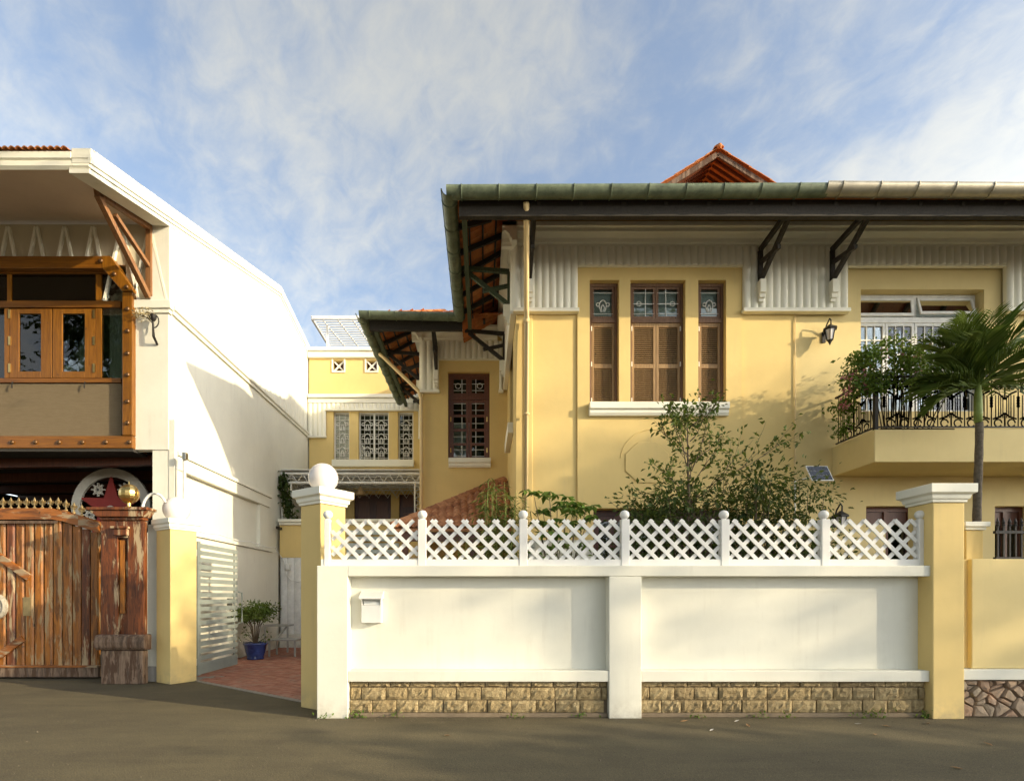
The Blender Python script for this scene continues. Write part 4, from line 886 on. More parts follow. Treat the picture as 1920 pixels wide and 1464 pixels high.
part('parapet_coping', MB().box(-6.18, 0.5, YB - 0.10, YB + 0.2, az(672), az(661)).box(-6.18, 0.5, YB - 0.16, YB + 0.2, az(660.5), az(654)), 'white_trim', ann, bevel=0.012)
part('string_course', MB().box(-6.18, 0.5, YB - 0.09, YB, az(757), az(748)).box(-6.18, 0.5, YB - 0.15, YB, az(747.6), az(741)), 'white_trim', ann, bevel=0.012)
m = MB(front(YB)); k = MB(front(YB))
for a, b, z in ((578, 612, 818), (612.2, 784.8, 768), (785, 800, 820)):
    m.corr(ax(a), ax(b), az(z), az(757.5), 0.16, 0.04, -0.05); k.box(ax(a) - 0.01, ax(b) + 0.01, -0.10, 0, az(z) - 0.06, az(z) - 0.004)
part('reeded_frieze', m, 'white_trim', ann); part('frieze_moulding', k, 'white_trim', ann)
part('window_sill', MB().box(ax(624), ax(777), YB - 0.16, YB, az(876), az(863)), 'white_trim', ann, bevel=0.015)
for i, (a, b, z0, z1, r) in enumerate(aw):
    y = YB + 0.12; w = part('grille_window', MB().box(a, a + 0.05, y, y + 0.05, z0, z1).box(b - 0.05, b, y, y + 0.05, z0, z1).box(a + 0.05, b - 0.05, y, y + 0.05, z1 - 0.06, z1).box(a + 0.05, b - 0.05, y, y + 0.05, z0, z0 + 0.05), 'white_metal', ann)
    if i == 1: part('mullion', MB().box((a + b) / 2 - 0.03, (a + b) / 2 + 0.03, y, y + 0.05, z0 + 0.05, z1 - 0.06), 'white_metal', w)
    part('pane', MB().box(a + 0.05, b - 0.05, y + 0.035, y + 0.04, z0 + 0.05, z1 - 0.06), 'pane_glass', w)
    g = MB(); H = z1 - z0
    for q in range(10): g.tube([(a + 0.05, y + 0.01, z0 + 0.1 + q * (H - 0.2) / 9), (b - 0.05, y + 0.01, z0 + 0.1 + q * (H - 0.2) / 9)], 0.010, 4)
    for c in ((a + b) / 2,) if i != 1 else (a + (b - a) * 0.27, a + (b - a) * 0.73):
        for s in (-0.1, 0.1): g.tube([(c + s, y + 0.008, z0 + 0.05), (c + s, y + 0.008, z1 - 0.06)], 0.008, 4)
        for q in (0.2, 0.47, 0.74): lyre(g, c, y + 0.005, z0 + q * H, 0.20, 0.013)
    part('grille', g, 'white_metal', w)
    if i == 0: part('curtain', MB().box(a + 0.05, b - 0.05, y + 0.08, y + 0.085, z0, z1), 'curtain', w)
for a, b, z0, z1, r in vent:
    f = MB(front(YB)); f.bar((a, 0.05, z0), (b, 0.05, z1), 0.05, 0.05, (0, 1, 0)); f.bar((b, 0.06, z0), (a, 0.06, z1), 0.05, 0.05, (0, 1, 0)); v = part('cross_vent', f, 'white_trim', ann)
    part('vent_frame', MB(front(YB)).box(a - 0.05, a, -0.03, 0.05, z0 - 0.05, z1 + 0.05).box(b, b + 0.05, -0.03, 0.05, z0 - 0.05, z1 + 0.05).box(a, b, -0.03, 0.05, z0 - 0.05, z0), 'white_trim', v)
    part('vent_back', MB(front(YB)).box(a, b, 0.2, 0.24, z0, z1), 'dark_brown_wood', v)
for i, (a, b, z0, z1, r) in enumerate(ad):
    d = part('door' if i == 0 else 'door_light', MB(front(YB)).box(a, b, 0.12, 0.17, z0, z1), 'maroon_wood', ann); n = 2 if i == 0 else 1
    for q in range(n):
        w = (b - a) / n; 
        for t in range(2): part('door_panel', MB(front(YB)).box(a + q * w + 0.12, a + (q + 1) * w - 0.12, 0.10, 0.12, z0 + 0.25 + t * 1.25, z0 + 1.3 + t * 1.0), 'dark_brown_wood', d, bevel=0.02)
# terrace wall with the pale sheet door, coping and slats
ter = thing('terrace_wall', 'low yellow terrace wall with white coping above white ribbed sheeting at the end of the driveway', 'wall', (-4, 15.9, 0))
part('wall', MB().box(-6.09, -1.66, 15.92, 16.15, 2.70, 3.66), 'yellow_plaster', ter)
part('coping', MB().box(-6.09, -1.66, 15.84, 16.25, 3.66, 3.74).box(-6.09, -1.66, 15.78, 16.3, 3.742, 3.83), 'white_trim', ter, bevel=0.01)
m = MB(front(15.95)).corr(-6.08, -1.7, 0.42, 2.695, 0.2, 0.02, 0.0); part('ribbed_sheet', m, 'white_metal', ter); part('plinth', MB().box(-6.08, -1.7, 15.86, 16.1, 0, 0.415), 'white_plaster', ter, bevel=0.01)
for i in range(6): part('slat', MB().box(U(650, 15.7), U(748, 15.7), 15.70, 15.74, V(1062 - i * 12, 15.7), V(1054 - i * 12, 15.7)), 'terrace_blue', ter)
# truss canopy on the terrace
pg = thing('truss_canopy', 'white lattice truss canopy in front of the rear building', 'canopy', (-4, 16.2, 3.83))
yt = 16.2; zt_, zb_ = V(888, yt), V(905, yt); x0, x1 = U(527, yt), U(790, yt)
part('top_chord', MB().tube([(x0, yt, zt_), (x1, yt, zt_)], 0.04, 6), 'white_metal', pg); part('bottom_chord', MB().tube([(x0, yt, zb_), (x1, yt, zb_)], 0.04, 6), 'white_metal', pg)
def zig(a, b, y, z0, z1, n): return [(a + (b - a) * i / n, y, z0 if i % 2 else z1) for i in range(n + 1)]
part('web', MB().tube(zig(x0, x1, yt, zb_, zt_, 26), 0.028, 5), 'white_metal', pg)
for i in range(6):
    y = yt + 0.42 * (i + 1); part('back_truss', MB().tube([(x0, y, zt_), (x1, y, zt_)], 0.025, 5).tube(zig(x0, x1, y, zb_, zt_, 26), 0.014, 4), 'white_metal', pg)
part('roof_sheet', MB().box(x0, x1, yt - 0.05, YB - 0.02, zt_ + 0.10, zt_ + 0.13), 'white_metal', pg)
xv0, xv1 = U(529, yt), U(546, yt)
part('truss_post', MB().tube([(xv0, yt, 3.83), (xv0, yt, zt_)], 0.025, 5).tube([(xv1, yt, 3.83), (xv1, yt, zb_)], 0.025, 5).tube([(xv0 if i % 2 else xv1, yt, 3.83 + i * 0.11) for i in range(11)], 0.014, 4), 'white_metal', pg)
part('truss_post', MB().tube([(x1 - 0.03, yt, 3.83), (x1 - 0.03, yt, zt_)], 0.025, 5).tube([(x1 - 0.2, yt, 3.83), (x1 - 0.2, yt, zb_)], 0.025, 5).tube([(x1 - 0.03 if i % 2 else x1 - 0.2, yt, 3.83 + i * 0.11) for i in range(11)], 0.014, 4), 'white_metal', pg)
# roof pergola
rp = thing('roof_pergola', 'white slatted pergola on the roof of the rear building', 'pergola', (-4, 20, az(660)))
ya, yb_ = 19.6, 22.4; zp = V(596, ya); xa_, xe_ = U(585, ya), -1.0
for y in (ya, yb_): part('beam', MB().bar((xa_, y, zp), (xe_, y, zp), 0.07, 0.12), 'white_metal', rp)
for x in (xa_, -3.6, xe_): part('beam', MB().bar((x, ya, zp - 0.03), (x, yb_, zp - 0.03), 0.06, 0.1), 'white_metal', rp)
for x in (xa_ + 0.4, xe_ - 0.2):
    for y in (ya + 0.4, yb_ - 0.1): part('post', MB().box(x, x + 0.07, y, y + 0.07, az(660) - 0.2, zp - 0.05), 'white_metal', rp)
for i in range(15): y = ya + 0.06 + i * 0.187; part('slat', MB().bar((xa_ - 0.05, y, zp + 0.09), (xe_, y, zp + 0.09), 0.042, 0.03), 'white_metal', rp)
for i in range(9): x = xa_ + 0.3 + i * 0.55; part('purlin', MB().bar((x, ya, zp + 0.045), (x + 0.35, yb_, zp + 0.045), 0.03, 0.03), 'white_metal', rp)
for i in range(5): part('rail_stub', MB().box(ax(590 + i * 9), ax(590 + i * 9) + 0.04, YB + 0.5, YB + 0.54, az(660) - 0.2, az(645)), 'white_metal', rp)

# ================================================================== WHITE STREET WALL
YP = 6.75; wl = thing('boundary_wall', 'low white panelled street wall with a base of rough sandstone blocks', 'wall', (2, YP, 0))
p1 = (U(594, YP), U(652, YP)); p2 = (U(1142, YP), U(1203, YP)); xe = U(1750, 6.71)
zt0 = V(1060, YP); zbd = V(1080, YP); rec = 0.19; zl0, zl1 = V(1278, YP), V(1257, YP)
part('pier', MB().box(p1[0], p1[1], YP, 7.06, 0, zt0 - 0.001), 'white_plaster', wl, bevel=0.008); part('pier', MB().box(p2[0], p2[1], YP, 7.06, 0, zbd - 0.001), 'white_plaster', wl, bevel=0.008)
part('top_band', MB().box(p1[1] + 0.0005, xe + 0.004, YP - 0.002, 7.08, zbd, zt0), 'white_plaster', wl, bevel=0.008)
for a, b in ((p1[1], p2[0]), (p2[1], xe)):
    part('panel', MB().box(a, b, YP + rec, 7.03, zl1 - 0.001, zbd - 0.0005), 'white_plaster', wl); part('lower_band', MB().box(a + 0.001, b - 0.001, YP + 0.01, 7.05, zl0, zl1 - 0.002), 'white_plaster', wl, bevel=0.008)
    part('base_backing', MB().box(a, b, YP + 0.115, 7.0, 0, zl0 - 0.001), 'mortar', wl)
    g = random.Random(int(a * 100) + 5)
    def blockmesh(w, h, d, seed):
        q = random.Random(seed); nx, nz = 7, 4; vs = []; fs = []
        for j in range(nz + 1):
            for i in range(nx + 1):
                e = i in (0, nx) or j in (0, nz); vs.append((w * i / nx + (0 if e else q.uniform(-.2, .2) * w / nx), (q.uniform(-0.004, 0.004) if e else -d + q.uniform(-0.014, 0.012)), h * j / nz + (0 if e else q.uniform(-.2, .2) * h / nz)))
        for j in range(nz):
            for i in range(nx): A = j * (nx + 1) + i; fs.append((A, A + 1, A + nx + 2, A + nx + 1))
        n0 = len(vs); vs += [(0, 0.05, 0), (w, 0.05, 0), (w, 0.05, h), (0, 0.05, h)]
        bot = list(range(nx + 1)); top = [nz * (nx + 1) + i for i in range(nx + 1)]; lf = [j * (nx + 1) for j in range(nz + 1)]; rg = [j * (nx + 1) + nx for j in range(nz + 1)]
        fs += [tuple([n0, n0 + 1] + bot[::-1]), tuple(top + [n0 + 2, n0 + 3]), tuple(lf + [n0 + 3, n0]), tuple(rg[::-1] + [n0 + 1, n0 + 2])]
        m = MB(); m.add(vs, fs); return m.mesh('block')
    part('base_course', MB().box(a + 0.002, b - 0.002, YP + 0.055, YP + 0.12, 0.0, 0.055), 'mortar', wl, bevel=0.01)
    BM = [blockmesh(1, 1, 0.019, s) for s in range(8)]
    for r, (z0, z1) in enumerate(((0.062, 0.215), (0.225, 0.378), (0.388, zl0 - 0.004))):
        x = a + 0.012 - (0.16 if r % 2 else 0.0) - g.uniform(0, 0.1)
        while x < b - 0.03:
            w = g.choice((0.30, 0.31, 0.30, 0.24, 0.27)); q0 = max(x, a + 0.012); q1 = min(x + w, b - 0.006)
            if q1 - q0 > 0.04: piece('block', g.choice(BM), 'rock_face_block', wl, (q0, YP + 0.085 + g.uniform(-0.012, 0.01), z0), None, (q1 - q0, 1, z1 - z0))
            x += w + 0.011
# letter box
lb = thing('letter_box', 'small white letter box with sloping hood on the left panel of the white wall', 'letter box', (U(697, 6.9), YP + rec, V(1167, 6.9)))
xa0, xa1 = U(679, 6.88), U(716, 6.88); zA, zB = V(1167, 6.88), V(1122, 6.88); yf = YP + rec - 0.11
part('box_body', MB().box(xa0, xa1, yf, YP + rec - 0.002, zA, V(1134, 6.88)).box(xa0, xa0 + 0.012, yf, YP + rec - 0.002, V(1134, 6.88), zB).box(xa1 - 0.012, xa1, yf, YP + rec - 0.002, V(1134, 6.88), zB).box(xa0 + 0.012, xa1 - 0.012, YP + rec - 0.03, YP + rec - 0.002, V(1134, 6.88), zB), 'white_paint', lb, bevel=0.004)
part('flap', MB().bar(((xa0 + xa1) / 2 - 0.1, yf + 0.03, V(1131, 6.88)), ((xa0 + xa1) / 2 + 0.1, yf + 0.03, V(1131, 6.88)), 0.006, 0.035), 'white_metal', lb)
part('hood', MB().prism([(yf - 0.05, zB - 0.005), (yf - 0.05, zB + 0.02), (YP + rec - 0.002, V(1107, 6.88)), (YP + rec - 0.002, zB)], 'x', xa0 - 0.025, xa1 + 0.02), 'white_paint', lb, bevel=0.004)

# ---- lattice fence on top of it
YF = 6.90; lf = thing('lattice_fence', 'white diagonal lattice fence with ball-topped posts on the white street wall', 'fence', (2, YF, zt0))
posts = [615, 792, 981, 1171, 1357, 1544, 1725]; px_ = [U(p, YF) for p in posts]; zF1 = V(975, YF); zF0 = V(1050, YF)
for i, x in enumerate(px_):
    w = 0.052 if i else 0.035
    p = part('post', MB().box(x - w, x + w, YF - 0.055, YF + 0.05, zt0 + 0.001, V(974, YF)), 'white_paint', lf, bevel=0.006)
    part('finial', MB().lathe((x, YF, V(974, YF)), [(0.034, 0), (0.03, 0.012)] + [(max(0.001, 0.062 * math.sin(R(a))), 0.062 - 0.062 * math.cos(R(a)) * 0.95) for a in range(28, 181, 12)], 18), 'white_paint', p, smooth=True)
part('bottom_rail', MB().box(px_[0] - 0.08, px_[-1] + 0.06, YF - 0.045, YF + 0.045, zt0 + 0.002, zF0 + 0.01), 'white_paint', lf, bevel=0.006)
H = zF1 - zF0 - 0.005
for i in range(6):
    a = px_[i] + 0.055; b = px_[i + 1] - 0.055; W_ = b - a; pitch = 0.2
    for lay, sg in ((0, 1), (1, -1)):
        k = -3
        while k * pitch < W_:
            t0 = k * pitch + 0.06; t1 = t0 + H                     # along the bay: top end, foot
            u0, u1 = max(t0, 0.0), min(t1, W_)
            if u1 - u0 > 0.06:
                za = zF1 - (u0 - t0); zb = zF1 - (u1 - t0); xa_1, xb_1 = (a + u0, a + u1) if sg > 0 else (b - u0, b - u1)
                y = YF - 0.012 + 0.018 * lay + rnd.uniform(-0.001, 0.001); part('slat', MB().bar((xa_1, y, za), (xb_1, y, zb + 0.0), 0.015, 0.047, Vector((1, 0, sg)).normalized() if False else (0, 0, 1)), 'white_paint', lf)
            k += 1

# ---- yellow pillar on the right and the neighbour's wall
def pillar(name, label, loc, s, zsh, rz, capo, caph, mat='yellow_plaster'):
    """square pillar: loc is its near corner or centre at the ground"""
    t = thing(name, label, 'pillar', loc, None, rz)
    part('shaft', MB().box(-s / 2, s / 2, -s / 2, s / 2, 0, zsh), mat, t, bevel=0.012, local=True)
    h = s / 2; c = MB(); prof = [(h + 0.02, zsh + 0.001), (h + 0.02, zsh + 0.03), (h + 0.04, zsh + 0.045), (h + capo * 0.55, zsh + 0.09), (h + capo * 0.7, zsh + 0.10), (h + capo, zsh + 0.115), (h + capo, zsh + 0.115 + caph)]
    vs = [(sx * r, sy * r, z) for r, z in prof for sx, sy in ((-1, -1), (1, -1), (1, 1), (-1, 1))]; n = len(prof)
    c.add(vs, [(4 * i + j, 4 * i + (j + 1) % 4, 4 * i + 4 + (j + 1) % 4, 4 * i + 4 + j) for i in range(n - 1) for j in range(4)] + [(3, 2, 1, 0), tuple(4 * n - 4 + j for j in range(4))])
    part('cap', c, 'white_trim', t, bevel=0.006, local=True); return t
s = 0.40; xr0 = U(1749, 6.71)
rpil = pillar('gate_pillar', 'yellow pillar with white cap at the right end of the white wall', (xr0 + s / 2, 6.71 + s / 2, 0), s, V(942, 6.72), 0, 0.09, 0.11)
gl = thing('globe_lamp', 'small white globe lamp on the far side of the right-hand pillar', 'lamp', (xr0 + s + 0.06, 6.95, V(955, 6.9)))
part('globe', MB().ball((xr0 + s + 0.085, 6.95, V(953, 6.9)), 0.085, 18, 10), 'globe_glass', gl, smooth=True); part('bracket', MB().box(xr0 + s + 0.001, xr0 + s + 0.03, 6.9, 7.0, V(960, 6.9), V(946, 6.9)), 'white_metal', gl)
nw = thing('neighbour_wall', 'yellow street wall with white band and rubble stone base right of the pillar', 'wall', (8, 6.85, 0))
yn = 6.86; xn = xr0 + s + 0.002; zn = V(1048, yn)
part('panel', MB().box(U(1817, yn), 13, yn - 0.04, yn + 0.2, V(1252, yn), zn), 'pale_yellow_plaster', nw, bevel=0.008); part('panel_return', MB().box(xn, U(1817, yn) - 0.001, yn + 0.02, yn + 0.2, V(1252, yn), zn), 'yellow_plaster', nw)
part('band', MB().box(xn, 13, yn - 0.10, yn + 0.1, V(1272, yn), V(1252.5, yn)), 'white_plaster', nw, bevel=0.008); part('base_backing', MB().box(xn, 13, yn + 0.0, yn + 0.2, 0, V(1272.5, yn)), 'mortar', nw)
g = random.Random(12); zst = V(1273, yn) - 0.01
seeds = [(g.uniform(xn, 8.9), g.uniform(0, zst)) for _ in range(64)]
def clip(poly, mx, mz, dx, dz):
    out = []
    for i in range(len(poly)):
        p, q = poly[i], poly[(i + 1) % len(poly)]; a = (p[0] - mx) * dx + (p[1] - mz) * dz; b = (q[0] - mx) * dx + (q[1] - mz) * dz
        if a <= 0: out.append(p)
        if (a < 0 < b) or (b < 0 < a): t = a / (a - b); out.append((p[0] + (q[0] - p[0]) * t, p[1] + (q[1] - p[1]) * t))
    return out
for i, (sx, sz) in enumerate(seeds):
    poly = [(xn + 0.004, 0.004), (9.0, 0.004), (9.0, zst), (xn + 0.004, zst)]
    for j, (tx, tz) in enumerate(seeds):
        if i == j or not poly: continue
        dx, dz = tx - sx, tz - sz; L = math.hypot(dx, dz); dx /= L; dz /= L; poly = clip(poly, (sx + tx) / 2 - dx * 0.007, (sz + tz) / 2 - dz * 0.007, dx, dz)
    if len(poly) < 3: continue
    n = len(poly); cx_ = sum(p[0] for p in poly) / n; cz_ = sum(p[1] for p in poly) / n; d = g.uniform(0.03, 0.07); m = MB()
    vs = [(x, yn + 0.01, z) for x, z in poly] + [(x, yn - d * 0.45, z) for x, z in poly] + [(cx_ + (x - cx_) * 0.84, yn - d - g.uniform(-0.012, 0.012), cz_ + (z - cz_) * 0.84) for x, z in poly] + [(cx_ + g.uniform(-.02, .02), yn - d - 0.01, cz_)]
    m.add(vs, [(i_, (i_ + 1) % n, n + (i_ + 1) % n, n + i_) for i_ in range(n)] + [(n + i_, n + (i_ + 1) % n, 2 * n + (i_ + 1) % n, 2 * n + i_) for i_ in range(n)] + [(2 * n + i_, 2 * n + (i_ + 1) % n, 3 * n) for i_ in range(n)]); part('stone', m, 'rubble_stone', nw)
sp = thing('small_pillar', 'short yellow pillar with white cap beside the iron fence', 'pillar', (U(1818, 7.2), 7.2, zn)); x0, x1 = U(1795, 7.2), U(1827, 7.2)
part('shaft', MB().box(x0, x1, 7.07, 7.3, 0.0, V(996, 7.2)), 'yellow_plaster', sp, bevel=0.01); part('cap', MB().box(x0 - 0.02, x1 + 0.02, 7.05, 7.32, V(995.5, 7.2), V(990, 7.2)).box(x0 - 0.05, x1 + 0.05, 7.02, 7.35, V(989.7, 7.2), V(981, 7.2)), 'white_trim', sp, bevel=0.005)
fe = thing('iron_fence', 'black iron railing with spear tips on the neighbour wall', 'fence', (8, 7.0, zn)); yq = 6.98
part('rail', MB().box(x1 + 0.06, 11, yq - 0.02, yq + 0.02, V(1000, yq), V(995, yq)), 'black_iron', fe); part('rail', MB().box(x1 + 0.06, 11, yq - 0.02, yq + 0.02, zn + 0.005, zn + 0.035), 'black_iron', fe)
bm = MB(); hb = V(986, yq) - zn; bm.box(-0.010, 0.010, -0.010, 0.010, 0.0, hb).lathe((0, 0, hb), [(0.02, 0), (0.024, 0.012), (0.012, 0.03), (0.02, 0.05), (0.001, 0.11)], 8); bm = bm.mesh('bar')
x = x1 + 0.1
while x < 10.9: piece('bar', bm, 'black_iron', fe, (x, yq, zn)); x += 0.078

# ================================================================== THE GATEWAY
a35 = R(-35)
def corner_to_center(cx_, cy_, s, a): # near corner of a square turned by a
    return (cx_ + s * (math.sin(a) - math.cos(a)) / 2, cy_ + s * (math.cos(a) + math.sin(a)) / 2)
s1 = 0.43; c1 = corner_to_center(U(601, 7.2), 7.2, s1, R(35))
pillar('gate_pillar', 'yellow pillar with white cap and globe lamp at the right of the driveway, half behind the white wall', (c1[0], c1[1], 0), s1, 2.80, R(-35), 0.085, 0.10)
s2 = 0.47; c2 = corner_to_center(-5.49, 9.34, s2, R(32))
pillar('gate_pillar', 'yellow pillar with white cap and globe lamp at the left of the driveway beside the wooden gate', (c2[0], c2[1], 0), s2, 2.72, R(-32), 0.06, 0.08)
def globe(label, x, y, z, r):
    t = thing('globe_lamp', label, 'lamp', (x, y, z), 'globe lamps on the gate pillars'); part('globe', MB().ball((0, 0, r * 0.93), r, 32, 20), 'globe_glass', t, smooth=True, local=True)
    part('collar', MB().lathe((0, 0, 0), [(0.075, 0), (0.08, 0.03), (0.07, 0.035)], 16), 'white_metal', t, local=True)
globe('large white globe lamp on the pillar at the right of the driveway', c1[0], c1[1], 3.015, 0.205)
globe('white globe lamp on the yellow pillar beside the wooden gate', c2[0], c2[1], 2.905, 0.225)
# stub wall between the two left-hand pillars
st = thing('stub_wall', 'narrow white wall strip between the carved wooden pillar and the yellow pillar', 'wall', (-6.0, 9.8, 0))
part('wall', MB().box(-6.12, -5.72, 9.72, 9.95, 0.27, 2.85), 'white_plaster', st); part('foot', MB().box(-6.12, -5.74, 9.68, 9.96, 0, 0.268), 'grey_render', st)
# wooden pillar
wp = thing('wooden_pillar', 'weathered carved wooden gate pillar with peeling brown varnish', 'pillar', (-6.38, 9.6, 0)); yq = 9.40
def wx(p): return U(p, yq)
def wz_(p): return V(p, yq)
part('shaft', MB().box(wx(189), wx(220), yq, yq + 0.10, wz_(1190), wz_(976)).box(wx(239), wx(270), yq, yq + 0.10, wz_(1190), wz_(976)).box(wx(220), wx(239), yq, yq + 0.10, wz_(1008), wz_(976)).box(wx(220), wx(239), yq + 0.07, yq + 0.10, wz_(1190), wz_(1008)), 'pillar_wood', wp, bevel=0.01)
part('inlay', MB().box(wx(222), wx(231), yq + 0.03, yq + 0.07, wz_(1150), wz_(1012)), 'peeling_wood', wp, bevel=0.006)
part('shelf_block', MB().box(wx(217), wx(242), yq - 0.07, yq, wz_(1004), wz_(992)).box(wx(213), wx(244), yq - 0.10, yq, wz_(991.5), wz_(987)), 'pillar_wood', wp, bevel=0.008)
part('base', MB().box(wx(191), wx(270), yq - 0.03, yq + 0.12, 0, wz_(1219)), 'grey_old_wood', wp, bevel=0.015)
part('base_moulding', MB().prism([(yq + 0.12, wz_(1218)), (yq - 0.05, wz_(1218)), (yq - 0.095, wz_(1212)), (yq - 0.105, wz_(1203)), (yq - 0.09, wz_(1194)), (yq - 0.04, wz_(1189)), (yq + 0.12, wz_(1189))], 'x', wx(183), wx(277)), 'grey_old_wood', wp, bevel=0.02)
part('capital', MB().box(wx(190) - 0.01, wx(269) + 0.01, yq - 0.03, yq + 0.12, wz_(975), wz_(970)).prism([(wx(190) - 0.02, wz_(969.5)), (wx(270) + 0.02, wz_(969.5)), (wx(281), wz_(958)), (wx(172), wz_(958))], 'y', yq - 0.09, yq + 0.15).box(wx(170), wx(283), yq - 0.12, yq + 0.17, wz_(957.5), wz_(952)), 'pillar_wood', wp, bevel=0.008)
gb = thing('gold_globe', 'ribbed gold globe ornament on the wooden gate pillar', 'ornament', (wx(235), 9.50, V(952, 9.5))); zg = V(928, 9.6)
part('globe', MB().ball((wx(235), 9.50, zg), 0.165, 14, 12), 'brass', gb); part('stem', MB().lathe((wx(235), 9.50, V(952, 9.5) - 0.01), [(0.07, 0), (0.07, 0.02), (0.03, 0.04), (0.03, 0.1)], 12), 'brass', gb); part('finial', MB().lathe((wx(235), 9.50, zg + 0.15), [(0.03, 0), (0.012, 0.03), (0.001, 0.10)], 8), 'brass', gb)
part('meridian', MB().tube([(wx(235) + 0.172 * math.cos(R(t)), 9.50, zg + 0.172 * math.sin(R(t))) for t in range(0, 360, 15)], 0.008, 5, True), 'dull_brass', gb)
part('steel_arm', MB().tube([(U(267 + 23 * (1 - math.cos(R(a))), 9.38), 9.38, V(957 - 32 * math.sin(R(a)), 9.38)) for a in range(0, 151, 15)], 0.024, 8), 'white_metal', wp, smooth=True)
# wooden gate
gt = thing('wooden_gate', 'weathered plank gate with peeling orange varnish and brass finials', 'gate', (-7.8, 10.0, 0)); yg = 10.0
g = random.Random(9); x = U(186, yg) + 0.0; i = 0
def topz(x):
    p = x / yg * 1000 + 907; return V(978 + (0 if p < 110 else (p - 110) * 0.32), yg)
while x > -10.4:
    w = 0.176 + g.uniform(-0.008, 0.008); zt1 = topz(x - w / 2) + 0.02; b = 0.22
    part('plank', MB().prism([(x - w + 0.009, yg + 0.05), (x - w + 0.009, yg + 0.012), (x - w + 0.035, yg - 0.014), (x - 0.035, yg - 0.014), (x - 0.009, yg + 0.012), (x - 0.009, yg + 0.05)], 'z', b, zt1), 'peeling_wood' if g.random() < 0.85 else 'pillar_wood', gt); x -= w; i += 1
part('backing', MB().box(-10.4, U(186, yg), yg + 0.051, yg + 0.07, 0.22, 2.7), 'carport_dark', gt)
pr = [U(188, yg), U(150, yg), U(120, yg), U(100, yg), -10.4]; 
for a, b in zip(pr[:-1], pr[1:]):
    za, zb = topz(a) + 0.04, topz(b) + 0.04; part('top_rail', MB().add([(a, yg - 0.05, za), (b, yg - 0.05, zb), (b, yg + 0.09, zb), (a, yg + 0.09, za), (a, yg - 0.05, za + 0.21 * (1 if b < -8.4 else 0.8)), (b, yg - 0.05, zb + 0.21), (b, yg + 0.09, zb + 0.21), (a, yg + 0.09, za + 0.2)], [(0, 3, 2, 1), (4, 5, 6, 7), (0, 1, 5, 4), (1, 2, 6, 5), (2, 3, 7, 6), (3, 0, 4, 7)]), 'peeling_wood_level', gt)
part('rail_moulding', MB().box(-10.4, U(112, yg), yg - 0.075, yg - 0.051, V(982, yg), V(977, yg)), 'grey_old_wood', gt)
part('bottom_rail', MB().box(-10.4, U(187, yg), yg - 0.05, yg + 0.09, 0.035, 0.215), 'grey_old_wood', gt, bevel=0.012); part('bottom_moulding', MB().box(-10.4, U(187, yg), yg - 0.07, yg + 0.05, 0.216, 0.255), 'peeling_wood_level', gt, bevel=0.008)
fl = MB().tube([(0, 0, 0), (0, 0, 0.16)], 0.014, 6).lathe((0, 0, 0.10), [(0.012, 0), (0.03, 0.045), (0.001, 0.12)], 8)
for s_ in (-1, 1): fl.tube([(0, 0, 0.09), (s_ * 0.03, 0, 0.12), (s_ * 0.055, 0, 0.15), (s_ * 0.06, 0, 0.12), (s_ * 0.045, 0, 0.10)], 0.010, 5)
fl.box(-0.035, 0.035, -0.02, 0.02, 0.075, 0.092).ball((0, 0, 0.015), 0.03, 8, 5); fl = fl.mesh('finial')
x = U(152, yg)
while x > -10.3: piece('finial', fl, 'dull_brass', gt, (x, yg + 0.02, topz(x) + 0.245)); x -= 0.148
for (xa, za), (xb, zb) in (((-4, 1040), (58, 1083)), ((-4, 1232), (46, 1196))): part('brace', MB().bar((U(xa, yg), yg - 0.03, V(za, yg)), (U(xb, yg), yg - 0.03, V(zb, yg)), 0.05, 0.13), 'peeling_wood_level', gt, bevel=0.006)
part('hinge_plate', MB().box(U(45, yg), U(59, yg), yg - 0.022, yg - 0.009, V(1154, yg), V(1119, yg)), 'dull_brass', gt)
part('medallion', MB(lambda p: (U(-8, yg) + p[0], yg - 0.06 + p[2], V(1137, yg) + p[1])).lathe((0, 0, 0), [(0.25, 0.05), (0.25, 0.0), (0.21, -0.03), (0.19, -0.01), (0.05, -0.01), (0.001, -0.03)], 28), 'medallion_stone', gt)
# star ornament under the carport
so_ = thing('star_ornament', 'round white ornament with a red star hanging in the dark carport', 'ornament', (-8.35, 11.9, 2.5)); ys = 11.9; xs, zs_ = U(209, ys), V(952, ys); r0 = 0.88
ring = [(r0, 0.03), (r0, -0.03), (r0 * 0.78, -0.03), (r0 * 0.78, 0.03)]
def TO(p): return (xs + p[0], ys + p[2], zs_ + p[1])
m = MB(TO); n = 40; vs = [(r * math.cos(6.2832 * j / n), r * math.sin(6.2832 * j / n), d) for r, d in ring for j in range(n)]
m.add(vs, [(i * n + j, i * n + (j + 1) % n, ((i + 1) % 4) * n + (j + 1) % n, ((i + 1) % 4) * n + j) for i in range(4) for j in range(n)]); part('ring', m, 'ornament_white', so_)
star = [((0.74 if i % 2 == 0 else 0.27) * math.cos(R(90 + 36 * i)), (0.74 if i % 2 == 0 else 0.27) * math.sin(R(90 + 36 * i))) for i in range(10)]
part('star', MB(TO).prism(star, 'z', -0.02, 0.01), 'red_paint', so_)
